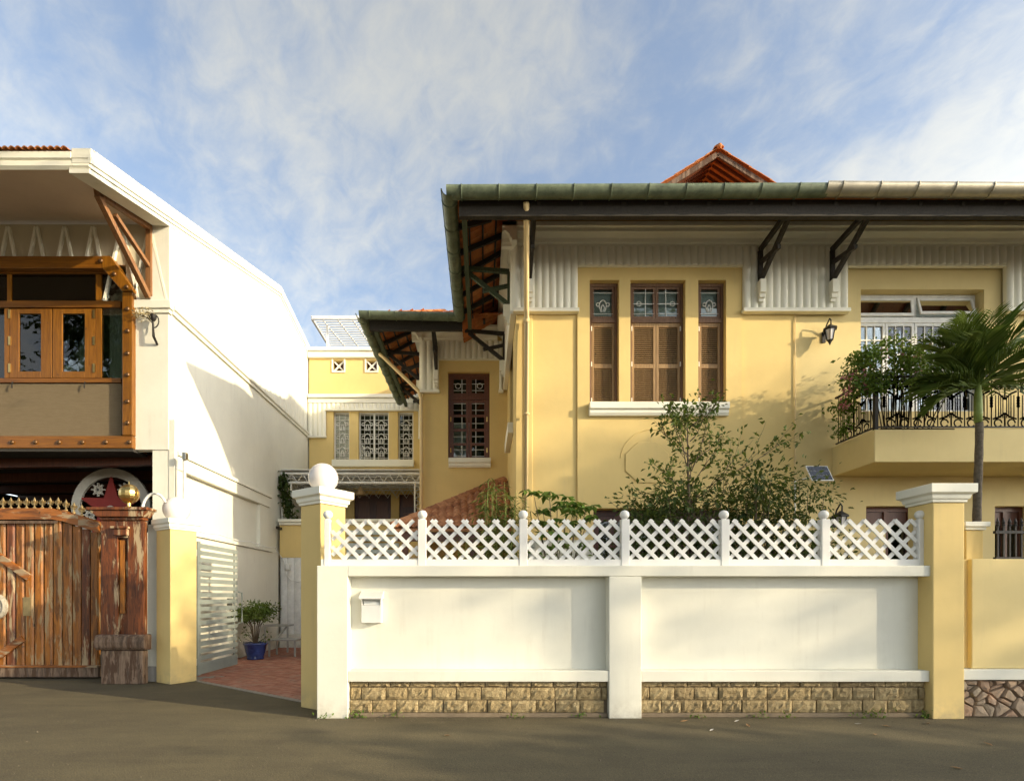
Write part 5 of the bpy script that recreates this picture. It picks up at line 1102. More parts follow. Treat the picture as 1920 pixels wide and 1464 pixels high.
for k in range(5):
    a = R(126 + 72 * k); c = (0.5 * math.cos(a), 0.5 * math.sin(a)); m = MB(TO)
    for q in range(4): m.bar((c[0] - 0.15 * math.cos(R(45 * q)), c[1] - 0.15 * math.sin(R(45 * q)), 0.0), (c[0] + 0.15 * math.cos(R(45 * q)), c[1] + 0.15 * math.sin(R(45 * q)), 0.0), 0.03, 0.045, (0, 0, 1))
    m.tube([(c[0] + 0.09 * math.cos(R(t)), c[1] + 0.09 * math.sin(R(t)), 0) for t in range(0, 360, 30)], 0.02, 5, True); part('snowflake', m, 'ornament_white', so_)
part('hub', MB(TO).lathe((0, -0.05, 0), [(0.10, 0.0), (0.10, -0.04), (0.04, -0.06)], 14), 'ornament_white', so_); part('hanger', MB().tube([(xs, ys, zs_ + r0), (xs, ys, zc)], 0.012, 5), 'steel', so_)
# open slatted gate leaf
sg = thing('slatted_gate', 'pale grey metal gate leaf of horizontal slats standing open into the driveway', 'gate', (-5.40, 10.05, 0)); y0, y1 = 10.03, 11.66; xg = -5.40
part('stile', MB().box(xg - 0.025, xg + 0.025, y0, y0 + 0.10, 0.05, 2.58), 'grey_gate_paint', sg, bevel=0.005); part('stile', MB().box(xg - 0.022, xg + 0.0, y1 - 0.12, y1 - 0.06, 0.06, 2.54), 'grey_gate_paint', sg, bevel=0.005)
sm = MB().box(-0.0, 0.016, 0, y1 - y0 - 0.10, 0, 0.085).mesh('slat')
for i in range(19): piece('slat', sm, 'grey_gate_paint', sg, (xg + 0.001 + 0.0, y0 + 0.10, 0.06 + i * 0.1335), (0, 0, 0), (1, 1, 1.7 if i == 0 else 1))
part('handle', MB().tube([(xg + 0.02, y1 + 0.02, 0.95), (xg + 0.10, y1 + 0.03, 0.97), (xg + 0.10, y1 + 0.03, 1.62), (xg + 0.02, y1 + 0.02, 1.64)], 0.02, 6), 'grey_gate_paint', sg); part('lock_box', MB().box(xg - 0.06, xg - 0.023, y1 - 0.32, y1 - 0.14, 1.25, 1.5), 'steel', sg)
for z in (0.25, 2.3): part('hinge', MB().tube([(xg, y0 - 0.03, z), (xg, y0 - 0.03, z + 0.12)], 0.025, 8), 'bench_steel', sg)

# ================================================================== PLANTS
def grow(m, p, d, L, r, lev, g, tips, spread=0.6, up=0.15, kids=4, seg=4):
    """one branch and its children; tips collects (point, direction) along the fine twigs"""
    pts = [Vector(p)]; d = Vector(d).normalized(); rs = [r]
    for i in range(seg):
        d = (d + Vector((g.gauss(0, 0.10), g.gauss(0, 0.10), g.gauss(0, 0.08) + up * 0.25))).normalized(); pts.append(pts[-1] + d * L / seg); rs.append(r * (1 - 0.7 * (i + 1) / seg))
    m.tube(pts, rs, 5 if lev > 1 else 3)
    if lev == 0:
        for i in range(1, seg + 1): tips.append((tuple(pts[i]), tuple(d)))
        return
    for k in range(kids):
        t = 0.25 + 0.72 * (k + g.random()) / kids; i = min(int(t * seg), seg - 1); q = pts[i].lerp(pts[i + 1], t * seg - i)
        a = g.uniform(0, 6.283); dd = (d * 0.7 + Vector((math.cos(a), math.sin(a), g.uniform(-0.1, 0.7))) * spread).normalized()
        grow(m, q, dd, L * g.uniform(0.42, 0.62) * (1.15 - 0.5 * t), r * 0.5, lev - 1, g, tips, spread, up, max(3, kids - 1), seg)
    if lev == 1: tips.append((tuple(pts[-1]), tuple(d)))
def plant(name, label, cat, loc, mb, pts, size, leafmat, bark='bark', group=None, dirs=None, seed=1, crown='crown', trunk='trunk', **kw):
    t = thing(name, label, cat, loc, group); part(trunk, mb, bark, t, smooth=True)
    L = np.array(loc); me = leaf_mesh(crown, np.asarray(pts) - L, size, seed=seed, dirs=dirs, **kw); link(crown, me, leafmat, t); return t
def spray(tips, n, g, s=0.06):
    P = []; D = []
    for p, d in tips:
        for k in range(n): P.append([p[i] + g.gauss(0, s) for i in range(3)]); D.append(d)
    return P, D
# slender garden tree in front of the shuttered windows
g = random.Random(41); YT = 8.35; bx_, m, tips = U(1296, YT), MB(), []
pts = [(bx_, YT, 0.05), (bx_ + 0.02, YT, 1.4), (bx_ - 0.02, YT, 2.6), (bx_ - 0.05, YT, 3.5), (bx_ - 0.06, YT, 4.35)]
m.tube(pts, [0.045, 0.036, 0.026, 0.016, 0.006], 7)
for k in range(19):
    z = 1.9 + 2.3 * (k / 18) ** 0.9; a = k * 2.4 + g.uniform(-0.4, 0.4); L = (1.40 - 0.36 * (z - 1.9)) * g.uniform(0.62, 1.05)
    grow(m, (bx_ - 0.02 * (z > 2), YT, z), (math.cos(a), math.sin(a) * 0.55, 0.55 + 0.12 * (z - 2)), max(L, 0.35), 0.010, 1, g, tips, 0.6, 0.2, 6, 5)
grow(m, (bx_, YT, 3.0), (1.0, 0, 0.62), 1.75, 0.010, 1, g, tips, 0.35, 0.05, 9, 6); grow(m, (bx_, YT, 3.5), (0.55, 0.1, 0.95), 1.15, 0.009, 1, g, tips, 0.4, 0.1, 7, 5); grow(m, (bx_, YT, 3.6), (-0.6, 0, 0.8), 0.9, 0.009, 1, g, tips, 0.4, 0.1, 6, 5)
P, D = spray(tips, 2, g, 0.045)
plant('slender_tree', 'slender garden tree with sparse twiggy crown in front of the shuttered windows', 'tree', (bx_, YT, 0.05), m, P, 0.092, 'twig_leaf', dirs=np.array(D) * 0.6, seed=4, width=0.5)
# dense shrubs below it, behind the lattice
def shrub(name, label, cx_, cy_, rx, ry, z0, z1, n, size, mat, seed, group=None, top=1.0):
    g = random.Random(seed); m = MB(); P = []; ng = np.random.default_rng(seed)
    cl = [(cx_ + rx * g.uniform(-1, 1), cy_ + ry * g.uniform(-1, 1), z0 + (z1 - z0) * (g.random() ** 0.8)) for _ in range(max(10, n // 55))]
    for c in cl:
        e = ((c[0] - cx_) / rx) ** 2; zt = z0 + (z1 - z0) * (1 - 0.55 * e * top); z = min(c[2], zt - 0.05)
        q = (c[0], c[1], z); b = (cx_ + (c[0] - cx_) * 0.35, cy_ + (c[1] - cy_) * 0.35, z0 - 0.05)
        m.tube([b, (b[0] * 0.6 + q[0] * 0.4, b[1] * 0.6 + q[1] * 0.4, b[2] * 0.4 + z * 0.6), q], [0.014, 0.009, 0.003], 4)
        k = n // len(cl); s = g.uniform(0.10, 0.22); P += (np.array(q) + ng.normal(size=(k, 3)) * np.array([s, s * 0.8, s * 0.75])).tolist()
    return plant(name, label, 'shrub', (cx_, cy_, 0.05), m, P, size, mat, seed=seed, group=group, crown='foliage', trunk='stem', width=0.5)
shrub('shrub', 'dark leafy shrub crowding the foot of the slender tree behind the lattice', U(1290, 8.2), 8.3, 1.05, 0.45, 0.9, V(905, 8.2), 6000, 0.085, 'dark_leaf', 3)
shrub('shrub', 'dense dark green shrub behind the lattice right of the slender tree', U(1425, 8.3), 8.35, 0.62, 0.4, 0.9, V(885, 8.3), 5000, 0.085, 'dark_leaf', 8)
shrub('shrub', 'loose shrub below the small solar panel', U(1505, 8.4), 8.5, 0.52, 0.35, 0.9, V(890, 8.4), 2400, 0.08, 'tree_leaf', 15)
shrub('shrub', 'leafy low shrub left of the slender tree behind the lattice', U(1190, 8.2), 8.3, 0.40, 0.35, 0.9, V(935, 8.2), 1100, 0.085, 'tree_leaf', 19)
g = random.Random(77); m = MB(); tips = []
for d, L in (((0.95, 0, 0.7), 0.8), ((-0.4, 0.1, 1.0), 0.45), ((0.8, 0.1, 0.7), 0.8)): grow(m, (U(1490, 8.5), 8.55, 1.9), d, L, 0.012, 1, g, tips, 0.4, 0.15, 7, 5)
m.tube([(U(1488, 8.5), 8.55, 0.05), (U(1490, 8.5), 8.55, 1.9)], [0.03, 0.014], 6); P, D = spray(tips, 2, g, 0.05)
plant('twiggy_sapling', 'thin sapling with bare twigs rising beside the balcony corner', 'tree', (U(1488, 8.5), 8.55, 0.05), m, P, 0.085, 'twig_leaf', dirs=np.array(D) * 0.6, seed=9, width=0.5)
# umbrella-leaved shrub
def umbrella():
    g = random.Random(5); Y = 7.9; m = MB(); P = []; D = []; x0 = U(1045, Y)
    spots = [(1000, 923), (1018, 955), (1030, 925), (1045, 950), (1062, 938), (1075, 955), (1085, 945), (1100, 948), (1010, 975), (1035, 985), (1058, 975), (1080, 980), (1045, 1000), (1024, 1000), (1105, 965), (1070, 1000), (1050, 1020), (1090, 1015)]
    for px, py in spots:
        Yk = Y + g.uniform(-0.2, 0.25); c = Vector((U(px, Yk), Yk, V(py, Yk))); b = Vector((x0 + g.uniform(-0.08, 0.08), Y, 0.9))
        m.tube([(x0, Y, 0.05), b, b.lerp(c, 0.6) + Vector((0, 0, 0.06)), c], [0.016, 0.012, 0.008, 0.004], 5)
        for w in range(3):
            cc = c + Vector((g.gauss(0, 0.05), g.gauss(0, 0.05), g.gauss(0, 0.03)))
            for k in range(7): a = k * 0.9 + g.uniform(-0.2, 0.2); P.append(tuple(cc)); D.append((math.cos(a) * 1.3, math.sin(a) * 1.3, -0.25))
    plant('umbrella_shrub', 'light green shrub with drooping fingered leaves above the lattice', 'shrub', (x0, Y, 0.05), m, P, 0.155, 'bright_leaf', dirs=D, seed=2, jitter=0.2, width=0.38, crown='foliage', trunk='stem')
umbrella()
def bamboo(name, label, px0, px1, py0, Y, n, seed):
    g = random.Random(seed); m = MB(); P = []; D = []; xc = U((px0 + px1) / 2, Y)
    for k in range(n):
        x = U(g.uniform(px0, px1), Y); top = V(g.uniform(py0, py0 + 70), Y); yy = Y + g.uniform(-0.25, 0.3); b = (xc + (x - xc) * 0.5, yy, 0.05); lean = g.uniform(-0.15, 0.2)
        m.tube([b, (x, yy, top * 0.6), (x + lean, yy, top)], [0.012, 0.008, 0.003], 5)
        for q in range(46):
            t = 0.3 + 0.7 * g.random(); z = top * t; xx = x + lean * max(0, t - 0.6) * 2.5; a = g.uniform(0, 6.283); rr_ = g.uniform(0.02, 0.22); c = (xx + rr_ * math.cos(a), yy + rr_ * math.sin(a), z + g.uniform(-0.05, 0.08))
            for w in range(3): P.append(c); D.append((math.cos(a + w - 1), math.sin(a + w - 1), -0.2))
    plant(name, label, 'bamboo', ((xc), Y, 0.05), m, P, 0.15, 'bamboo_leaf', dirs=D, seed=seed, jitter=0.35, width=0.13, crown='foliage', trunk='canes', bark='palm_shaft')
bamboo('bamboo_clump', 'feathery yellow green bamboo in front of the small tiled porch roof', 905, 975, 890, 8.4, 18, 31)
bamboo('bamboo_clump', 'low bamboo tuft behind the lattice below the porch roof', 845, 940, 1000, 8.0, 12, 33)
shrub('shrub', 'low green plants behind the lattice under the fingered shrub', U(1050, 7.6), 7.6, 0.42, 0.2, 0.9, 2.15, 300, 0.09, 'bright_leaf', 44)
# planter walls seen through the lattice
solo('planter_wall', MB().box(U(992, 8.15), U(1112, 8.15), 8.15, 8.6, 0, V(1012, 8.15)), 'white_plaster', 'pale garden planter behind the third lattice bay', 'planter', (U(1050, 8.15), 8.3, 0), bevel=0.01)
solo('stair_parapet', MB().prism([(U(1380, 8.0), 0.05), (U(1745, 8.0), 0.05), (U(1745, 8.0), V(966, 8.0)), (U(1560, 8.0), V(1003, 8.0)), (U(1380, 8.0), V(1040, 8.0))], 'y', 8.9, 9.05), 'pale_yellow_plaster', 'sloping pale parapet behind the right-hand lattice bays', 'parapet', (U(1560, 8), 8.95, 0))
# bougainvillea on the balcony
def bougainvillea():
    g = random.Random(66); m = MB(); P = []; D = []; F = []; ng = np.random.default_rng(3); yf = 9.3
    blobs = []
    for i in range(60): px = g.uniform(1600, 1800); top = 700 - 62 * math.sin(math.pi * min(1, (px - 1575) / 190)); py = g.uniform(top, 728); blobs.append((px, py, yf + g.uniform(-0.15, 0.35), 62))
    for i in range(10): blobs.append((g.uniform(1570, 1600), g.uniform(745, 812), 9.9 + g.uniform(-0.2, 0.2), 40))
    for i in range(8): blobs.append((g.uniform(1715, 1765), g.uniform(600, 660), 9.7, 12))
    for i in range(12): blobs.append((g.uniform(1590, 1640), g.uniform(700, 735), 9.5 + g.uniform(-0.2, 0.2), 44))
    for px, py, Y, n in blobs:
        c = np.array([U(px, Y), Y, V(py, Y)]); P += (c + ng.normal(size=(n, 3)) * np.array([0.09, 0.09, 0.07])).tolist()
        if n % 4 == 0 or len(m.v) > 260: continue
        b = (U(1700, 9.6) + (c[0] - U(1700, 9.6)) * 0.5, 9.65, 4.5); m.tube([b, tuple((np.array(b) + c) / 2 + np.array([0, 0, 0.1])), tuple(c)], [0.012, 0.008, 0.003], 4)
    loc = (U(1700, 9.6), 9.65, 4.47); t = plant('bougainvillea', 'bougainvillea with small pink flowers spilling over the balcony railing', 'bougainvillea', loc, m, P, 0.075, 'bright_leaf', seed=6, width=0.6, crown='foliage', trunk='stem')
    for i in range(34):
        px, py = (g.uniform(1580, 1625), g.uniform(695, 735)) if i < 18 else ((g.uniform(1575, 1590), g.uniform(755, 775)) if i < 24 else (g.uniform(1610, 1800), g.uniform(650, 700))); Y = 9.25 if i < 18 else 9.4
        c = np.array([U(px, Y), Y, V(py, Y)]); F += (c + ng.normal(size=(6, 3)) * 0.03).tolist()
    link('flowers', leaf_mesh('flowers', np.array(F) - np.array(loc), 0.05, seed=8, width=0.9), 'pink_flower', t, kind='stuff')
    part('planter_box', MB().box(U(1660, 9.6), U(1800, 9.6), 9.7, 9.95, 4.452, 4.60), 'soil', t, bevel=0.01)
bougainvillea()
# palm
def palm():
    g = random.Random(15); Y = 8.35; x = U(1834, Y); zc_ = V(724, Y); loc = (x, Y, 0.05); t = thing('palm_tree', 'slender palm with feathery fronds rising in front of the balcony', 'palm', loc)
    n = 26; part('trunk', MB().tube([(x + 0.02 * math.sin(i * 0.3), Y, 0.05 + (V(792, Y) - 0.05) * i / n) for i in range(n + 1)], [0.064 - 0.014 * i / n + (0.004 if i % 2 else 0) for i in range(n + 1)], 12), 'palm_bark', t, smooth=True)
    part('crown_shaft', MB().tube([(x, Y, V(792, Y) - 0.005), (x + 0.0, Y, V(770, Y)), (x, Y, V(740, Y)), (x, Y, zc_ + 0.05)], [0.052, 0.058, 0.052, 0.034], 12), 'palm_shaft', t, smooth=True)
    specs = [(100, 60, 1.3), (20, 80, 1.35), (175, 78, 1.35), (170, 30, 1.25), (150, 62, 1.4), (120, 75, 1.35), (60, 72, 1.4), (25, 55, 1.45), (5, 30, 1.4), (200, 45, 1.2), (185, 12, 1.15), (-20, 45, 1.3), (-50, 60, 1.25), (-120, 55, 1.1), (-160, 65, 1.3), (90, 84, 1.3), (40, 28, 1.3), (140, 20, 1.15), (-5, 75, 1.35), (215, 70, 1.35), (-80, 30, 1.0), (-10, 8, 1.2), (165, -5, 0.95)]
    for az, el, L in specs:
        L *= 0.80 if math.cos(R(az)) < -0.3 else 0.95
        d = Vector((math.cos(R(az)) * math.cos(R(el)), math.sin(R(az)) * math.cos(R(el)) * 0.8, math.sin(R(el)))).normalized(); p = Vector((x, Y, zc_)); pts = [p.copy()]; k = 16; ds = []
        for i in range(k):
            d = (d + Vector((0, 0, -0.020 - 0.006 * i))).normalized(); p = p + d * L / k; pts.append(p.copy()); ds.append(d.copy())
        m = MB().tube(pts, [0.016 * (1 - 0.85 * i / k) + 0.002 for i in range(k + 1)], 5)
        side0 = Vector((-math.sin(R(az)), math.cos(R(az)), 0))
        for i in range(2, k):
            for h in (0, 0.5):
                q = pts[i].lerp(pts[i + 1], h); dd = ds[i]; ll = 0.50 * math.sin(math.pi * min(0.93, 0.22 + 0.72 * (i + h) / k)) ** 0.7 * g.uniform(0.88, 1.1)
                for s in (-1, 1):
                    ld = (dd * 0.75 + side0 * s * 0.75 + Vector((0, 0, 0.22 + g.gauss(0, 0.08)))).normalized(); w = 0.0105; wd = ld.cross(Vector((0, 0, 1))).normalized() * w
                    mid = q + ld * ll * 0.5; e = mid + (ld + Vector((0, 0, -0.28))).normalized() * ll * 0.5
                    m.add([q, mid - wd, e, mid + wd], [(0, 1, 2), (0, 2, 3)])
        part('frond', m, 'palm_leaf', t)
palm()
# ivy on the truss post
def ivy():
    ng = np.random.default_rng(4); g = random.Random(4); Y = 16.12; P = []; m = MB(); pts = []
    for i in range(40): f = i / 39; px = 528 + 17 * f + 4 * math.sin(i); py = 890 + 82 * f; pts.append((U(px, Y), Y, V(py, Y))); P += (np.array(pts[-1]) + ng.normal(size=(9, 3)) * np.array([0.06, 0.04, 0.06])).tolist()
    m.tube(pts, 0.012, 4); plant('ivy', 'ivy climbing the white truss post at the end of the driveway', 'ivy', (U(540, Y), Y, 3.83), m, P, 0.13, 'dark_leaf', seed=5, width=0.8, crown='foliage', trunk='stem')
ivy()
# potted bush, bench, box, cable
Yp = 12.9; xp = U(479, Yp)
pot = thing('plant_pot', 'glazed dark blue pot standing on the brick driveway', 'pot', (xp, Yp, 0.025))
part('pot_body', MB().lathe((0, 0, 0), [(0.19, 0), (0.20, 0.03), (0.19, 0.05), (0.23, 0.2), (0.255, 0.33), (0.28, 0.36), (0.285, 0.40), (0.26, 0.405), (0.24, 0.36)], 28), 'blue_glaze', pot, smooth=True, local=True); part('soil', MB().lathe((0, 0, 0.35), [(0.245, 0), (0.2, 0.02), (0.01, 0.03)], 18), 'soil', pot, local=True)
g = random.Random(3); m = MB(); P = []; ng = np.random.default_rng(12)
for k in range(15):
    a = k * 0.83; rr_ = g.uniform(0.1, 0.42); c = (xp + rr_ * math.cos(a), Yp + rr_ * 0.8 * math.sin(a), 1.22 + g.uniform(-0.16, 0.12) - 0.3 * rr_); m.tube([(xp + 0.03 * math.cos(a), Yp + 0.03 * math.sin(a), 0.38), (xp + rr_ * 0.35 * math.cos(a), Yp + rr_ * 0.3 * math.sin(a), 0.8), c], [0.014, 0.010, 0.004], 5)
    P += (np.array(c) + np.array([0, 0, 0.05]) + ng.normal(size=(150, 3)) * np.array([0.11, 0.1, 0.055])).tolist()
for k in range(7): a = g.uniform(0, 6.28); c = np.array([xp + 0.35 * math.cos(a), Yp + 0.25 * math.sin(a), g.uniform(0.5, 0.72)]); P += (c + ng.normal(size=(9, 3)) * 0.04).tolist(); m.tube([(xp, Yp, 0.4), tuple(c)], [0.008, 0.003], 4)
plant('potted_bush', 'small round-topped green bush growing in the blue pot', 'bush', (xp, Yp, 0.40), m, P, 0.065, 'bush_leaf', seed=12, width=0.6, crown='foliage', trunk='stem')
bn = thing('steel_bench', 'plain steel bench behind the blue pot by the white wall', 'bench', (-5.4, 14.2, 0.02)); 
part('seat', MB().box(-5.45, -4.72, 13.4, 14.0, 0.42, 0.46), 'bench_steel', bn, bevel=0.006)
for x in (-5.43, -4.78):
    for y in (13.43, 13.93): part('leg', MB().box(x, x + 0.04, y, y + 0.04, 0.02, 0.419), 'bench_steel', bn)
part('back_shelf', MB().box(-6.0, -5.3, 14.5, 14.9, 0.72, 0.77), 'bench_steel', bn)
for x in (-5.98, -5.36): part('leg', MB().box(x, x + 0.04, 14.5, 14.54, 0.02, 0.719), 'bench_steel', bn)
part('side_rail', MB().bar((-5.4, 13.9, 0.44), (-5.4, 14.6, 0.70), 0.04, 0.04), 'bench_steel', bn)
eb = thing('meter_box', 'small white box on the ribbed white sheeting', 'box', (U(541, 15.85), 15.85, V(1068, 15.85))); part('box', MB().box(U(537, 15.85), U(544, 15.85), 15.78, 15.92, V(1068, 15.85), V(1056, 15.85)), 'white_metal', eb, bevel=0.008)
part('lid', MB().box(U(538, 15.85), U(543, 15.85), 15.765, 15.779, V(1067, 15.85), V(1057, 15.85)), 'white_metal', eb)
solo('cable', MB().tube([(XL + 0.18, 11.0, 2.92)] + [(XL + 0.17, 11.0 + k * 0.55, 2.93 - 0.025 * math.sin(k * 2.1)) for k in range(1, 9)] + [(-6.0, 15.7, 2.75), (-5.95, 15.88, 2.6), (-5.9, 15.9, 2.2), (-5.75, 15.9, 2.02), (-5.5, 15.9, 1.98), (-5.35, 15.9, 2.1)], 0.014, 5), 'white_metal', 'white cable sagging along the flank wall to the ribbed sheeting', 'cable', (XL, 11, 2.9))
solo('wall_camera', MB().box(U(523, 15.75), U(528, 15.75), 15.5, 15.8, V(993, 15.75), V(988, 15.75)), 'black_iron', 'small black camera under the coping of the terrace wall', 'camera', (U(525, 15.7), 15.8, 3.5), bevel=0.01)
pdn = thing('pendant_lamp', 'straw bell-shaped pendant lamp under the white truss canopy', 'lamp', (U(676, 17), 17, V(928, 17))); part('shade', MB().lathe((U(676, 17), 17, V(928, 17)), [(0.16, 0), (0.14, 0.06), (0.07, 0.16), (0.04, 0.24), (0.03, 0.27)], 18), 'straw', pdn, smooth=True); part('cord', MB().tube([(U(676, 17), 17, V(928, 17) + 0.26), (U(676, 17), 17, zt_ + 0.03)], 0.008, 5), 'black_iron', pdn)
# pipe and meter at the white house's corner
dp = thing('corner_pipe', 'slim pale pipe with small valve at the lower corner of the white house', 'pipe', (U(345, 10.5), 10.5, 2.9)); part('pipe', MB().tube([(U(346, 10.45), 10.45, 2.75), (U(346, 10.45), 10.45, 4.3)], 0.03, 8), 'white_metal', dp); part('valve', MB().box(U(343, 10.4), U(350, 10.4), 10.36, 10.46, 4.2, 4.34), 'steel', dp, bevel=0.01)
# sconce with dried flowers
sn = thing('wall_sconce', 'black scrolled sconce holding dried flowers on the white house pilaster', 'sconce', (U(288, YL), YL - 0.08, V(640, YL))); xs_ = U(288, YL - 0.2); ysn = YL - 0.2
part('stem', MB().tube([(xs_, YL - 0.08, V(650, YL)), (xs_, ysn, V(640, YL)), (xs_ - 0.01, ysn, V(618, YL)), (xs_ - 0.03, ysn, V(600, YL))], [0.022, 0.026, 0.02, 0.012], 7).tube([(xs_ + 0.1 * math.cos(R(a)) - 0.0, ysn, V(612, YL) + 0.13 * math.sin(R(a))) for a in range(-100, 140, 20)], 0.012, 5), 'black_iron', sn)
part('cup', MB().lathe((xs_, ysn, V(612, YL)), [(0.02, 0), (0.05, 0.05), (0.06, 0.12), (0.05, 0.12)], 10), 'black_iron', sn); part('twigs', MB().tube([(xs_, ysn, V(618, YL)), (xs_ - 0.12, ysn, V(606, YL)), (xs_ - 0.28, ysn, V(600, YL))], 0.008, 4).tube([(xs_, ysn, V(618, YL)), (xs_ - 0.1, ysn, V(600, YL)), (xs_ - 0.13, ysn, V(594, YL))], 0.008, 4), 'black_iron', sn)
ng = np.random.default_rng(2); P = np.concatenate([np.array([xs_ - 0.13, ysn, V(597, YL)]) + ng.normal(size=(70, 3)) * 0.05, np.array([xs_ - 0.31, ysn, V(598, YL)]) + ng.normal(size=(50, 3)) * 0.045]) - np.array(LOC[sn]); link('dried_flowers', leaf_mesh('dried_flowers', P, 0.05, seed=3, width=0.7), 'dried_flower', sn, kind='stuff')
# wall lantern on the villa, garden lantern, solar panel
def lantern(name, label, x, y, z, s=1.0):
    t = thing(name, label, 'lantern', (x, y, z)); yl = y - 0.17 * s
    part('wall_plate', MB().box(x - 0.03 * s, x + 0.03 * s, y - 0.02, y, z - 0.1 * s, z + 0.08 * s), 'black_iron', t); part('arm', MB().tube([(x, y - 0.01, z), (x, y - 0.08 * s, z + 0.16 * s), (x + 0.01, yl + 0.02, z + 0.24 * s), (x + 0.02, yl, z + 0.20 * s), (x + 0.02, yl, z + 0.1 * s)], 0.011 * s, 6), 'black_iron', t)
    part('roof', MB().lathe((x, yl, z + 0.04 * s), [(0.115 * s, 0), (0.11 * s, 0.02 * s), (0.05 * s, 0.06 * s), (0.02 * s, 0.085 * s)], 6), 'black_iron', t); part('glass', MB().lathe((x, yl, z - 0.13 * s), [(0.045 * s, 0), (0.075 * s, 0.165 * s)], 6), 'globe_glass', t)
    c = MB()
    for k in range(6): a = R(60 * k); c.tube([(x + 0.048 * s * math.cos(a), yl + 0.048 * s * math.sin(a), z - 0.135 * s), (x + 0.08 * s * math.cos(a), yl + 0.08 * s * math.sin(a), z + 0.04 * s)], 0.008 * s, 4)
    part('cage', c, 'black_iron', t); part('tail', MB().lathe((x, yl, z - 0.22 * s), [(0.002, 0), (0.02 * s, 0.04 * s), (0.04 * s, 0.08 * s), (0.05 * s, 0.09 * s)], 6), 'black_iron', t)
lantern('wall_lantern', 'black iron lantern on the villa wall between the shutters and the balcony window', U(1552, YW - 0.1), YW + 0.03, V(626, YW - 0.1), 1.15)
lantern('garden_lantern', 'black iron lantern low behind the lattice near the right pillar', U(1570, 8.8), 8.9, V(975, 8.8), 1.1)
spn = thing('solar_panel', 'small tilted solar panel on a thin white pole in the garden', 'solar panel', (U(1494, 8.8), 8.85, 0.06)); c = Vector((U(1537, 8.8), 8.8, V(887, 8.8))); 
def TP(p): ca_, sa_ = math.cos(R(64)), math.sin(R(64)); return (c.x + p[0] + 0.10 * p[1] * -1.0, c.y + p[1] * ca_ - p[2] * sa_, c.z + p[1] * sa_ + p[2] * ca_)
part('frame', MB(TP).box(-0.18, 0.18, -0.15, 0.15, -0.012, 0.0), 'white_metal', spn)
for i in range(5):
    for j in range(3): part('cell', MB(TP).box(-0.168 + i * 0.068, -0.104 + i * 0.068, -0.138 + j * 0.094, -0.049 + j * 0.094, 0.001, 0.004), 'solar_cell', spn)
part('pole', MB().tube([(U(1494, 8.8), 8.85, 0.06), (U(1494, 8.8), 8.85, V(900, 8.8)), (c.x, 8.85, c.z - 0.03)], 0.014, 6), 'white_metal', spn)
# weeds and fallen leaves along the foot of the wall
wlab = {614: 'tiny weed tuft at the foot of the left white pier', 672: 'largest weed tuft at the left end of the stone base', 742: 'weed tuft under the letter box panel', 1095: 'weed tuft left of the middle white pier', 965: 'thin weed under the middle of the left panel', 1308: 'weed tuft at the left of the right stone base', 1420: 'flat weed at the foot of the right stone base', 1475: 'pale weed near the middle of the right stone base', 1607: 'weed tuft beside the tallest weed of the right stone base', 1643: 'tallest weed of the right stone base', 1737: 'weed at the foot of the right yellow pillar'}
for i, (px, lab) in enumerate(wlab.items()):
    x = U(px, 6.78); big = px in (672, 1643, 1737); n = 46 if big else 18; ng = np.random.default_rng(i); y = YP + (0.04 if px > 640 else -0.03); P = np.stack([ng.normal(0, 0.09 if big else 0.06, n), ng.normal(0, 0.02, n) - 0.03, np.abs(ng.normal(0.0, 0.03 if not big else 0.045, n)) + 0.004], 1)
    D = np.tile(np.array([[0, -0.2, 0.9]]), (n, 1)); o = link('weed', leaf_mesh('weed', P, 0.04, seed=i, dirs=D, droop=0.0, width=0.55), 'bright_leaf', None, (x, y, 0.0)); tag(o, lab, 'weed', 'weeds along the wall foot')
lv = [(1283, 1353, 'dry_leaf', 'brown leaf at the foot of the right stone base'), (1403, 1361, 'dry_leaf', 'small curled brown leaf below the right stone base'), (1661, 1362, 'dry_leaf', 'long brown fallen leaf near the right pillar'), (1641, 1378, 'dry_leaf', 'brown fallen leaf just below the long one near the right pillar'), (1608, 1358, 'pale_scrap', 'pale paper scrap on the road below the right stone base'), (1382, 1353, 'pale_scrap', 'pale scrap close to the wall on the road'), (1853, 1396, 'dry_leaf', 'brown fallen leaf on the road at the far right'), (1793, 1441, 'dry_leaf', 'brown fallen leaf in the tree shadow at the lower right'), (1740, 1357, 'dry_leaf', 'dark fallen leaf before the right pillar'), (838, 1380, 'dry_leaf', 'fallen leaf on the sunlit road before the left panel'), (1335, 1370, 'pale_scrap', 'tiny pale scrap on the road below the middle of the right base')]
for i, (px, py, mt, lab) in enumerate(lv):
    Y = 1000 * EYE / (py - 1117.0); x = U(px, Y); k = 0.055 if mt == 'dry_leaf' else 0.04
    m = MB().add([(-k, 0, 0.004), (-k * 0.2, -k * 0.4, 0.012), (k, 0.01, 0.02), (-k * 0.1, k * 0.4, 0.016), (0, 0, 0.005)], [(0, 1, 4), (1, 2, 4), (2, 3, 4), (3, 0, 4)])
    o = link('fallen_leaf' if mt == 'dry_leaf' else 'paper_scrap', m.mesh('leaf'), mt, None, (x, Y, 0.003), (0, 0, i * 1.3)); tag(o, lab, 'leaf' if mt == 'dry_leaf' else 'paper', 'litter on the road')

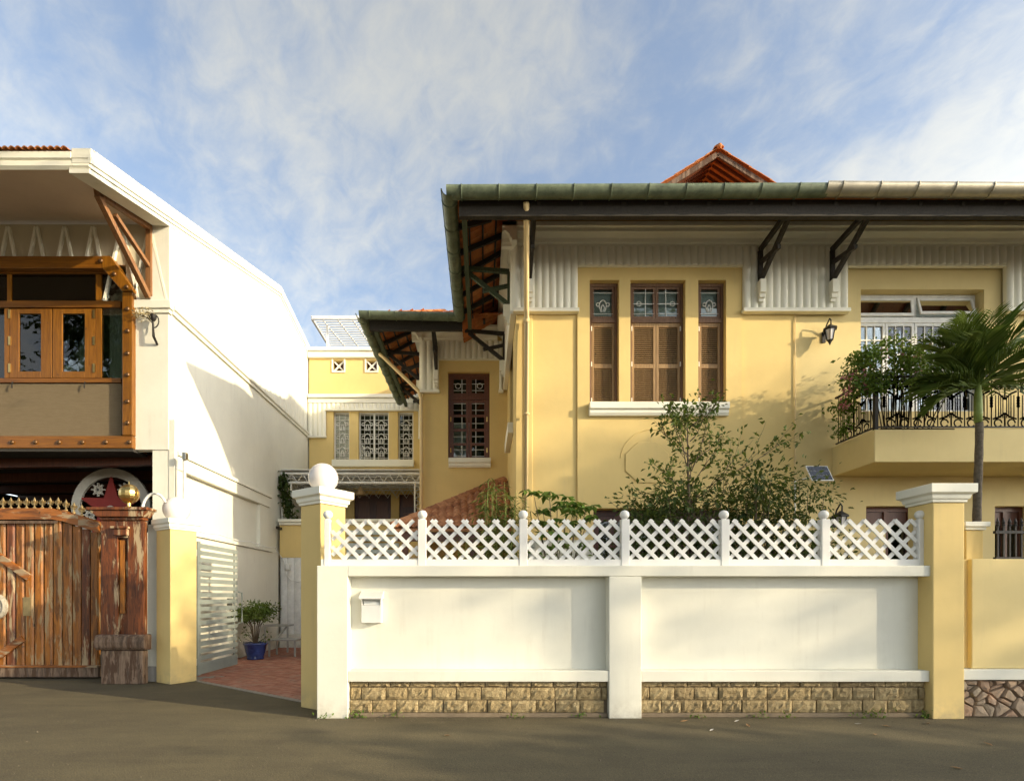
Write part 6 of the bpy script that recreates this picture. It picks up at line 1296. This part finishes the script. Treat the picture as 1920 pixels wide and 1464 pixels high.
# ================================================================== TREES ACROSS THE STREET (they shade the road and the lower walls; two are added overhead to cut skylight)
def street_tree(label, x, y, zc_, rx, rz_, n, size, seed, clumps=60, fill=1.0):
    g = random.Random(seed); ng = np.random.default_rng(seed); m = MB(); P = []
    yt0 = y if y < -3 else -5.2; m.tube([(x, yt0, -0.03), (x + 0.1, yt0, zc_ * 0.4), (x, y + 0.1, zc_ - rz_ * 0.5)], [0.32 * min(1, rx / 5), 0.24 * min(1, rx / 5), 0.14 * min(1, rx / 5)], 9)
    for k in range(clumps):
        a = g.uniform(0, 6.283); u = g.uniform(-0.85, 1.0); rr_ = math.sqrt(max(0, 1 - u * u)) * g.uniform(0.35, 1.0); c = np.array([x + rx * rr_ * math.cos(a), y + rx * 0.8 * rr_ * math.sin(a), zc_ + rz_ * u * g.uniform(0.6, 1.0)])
        b = (x, y + 0.1, zc_ - rz_ * 0.6); m.tube([b, ((b[0] + c[0]) / 2, (b[1] + c[1]) / 2, (b[2] * 0.45 + c[2] * 0.55)), tuple(c)], [0.08 * min(1, rx / 5), 0.05 * min(1, rx / 5), 0.012], 5)
        s = rx * 0.17 * fill * g.uniform(0.7, 1.3); P += (c + ng.normal(size=(n // clumps, 3)) * np.array([s, s, s * 0.6])).tolist()
    return plant('street_tree', label, 'tree', (x, y, -0.03), m, P, size, 'tree_leaf', seed=seed, width=0.5, group='trees across the street')
if SHADE:
    for a in TREES: street_tree(*a)


# grit swept against the wall foot and scattered on the road
g = random.Random(88); m = MB()
for i in range(1500):
    if i < 900: x = g.uniform(-2.2, 8.5); y = 6.74 - abs(g.gauss(0, 0.10)) if x < -1.7 or 1.55 < x < 2.05 or 5.6 < x < 6.1 else 6.80 - abs(g.gauss(0, 0.13))
    else: x = g.uniform(-8, 8); y = g.uniform(4.3, 6.7) if x > -2.2 else g.uniform(4.3, 9.3)
    r = g.uniform(0.003, 0.008) * (1.5 if g.random() < 0.06 else 1); a = g.uniform(0, 6.28)
    m.add([(x + r * math.cos(a + k * 2.09), y + r * math.sin(a + k * 2.09), 0.0) for k in range(3)] + [(x, y, r * g.uniform(0.6, 1.1))], [(0, 1, 3), (1, 2, 3), (2, 0, 3)])
solo('road_grit', m, 'grit_stone', 'fine grit and pebbles scattered on the road and along the wall foot', 'grit', kind='stuff')
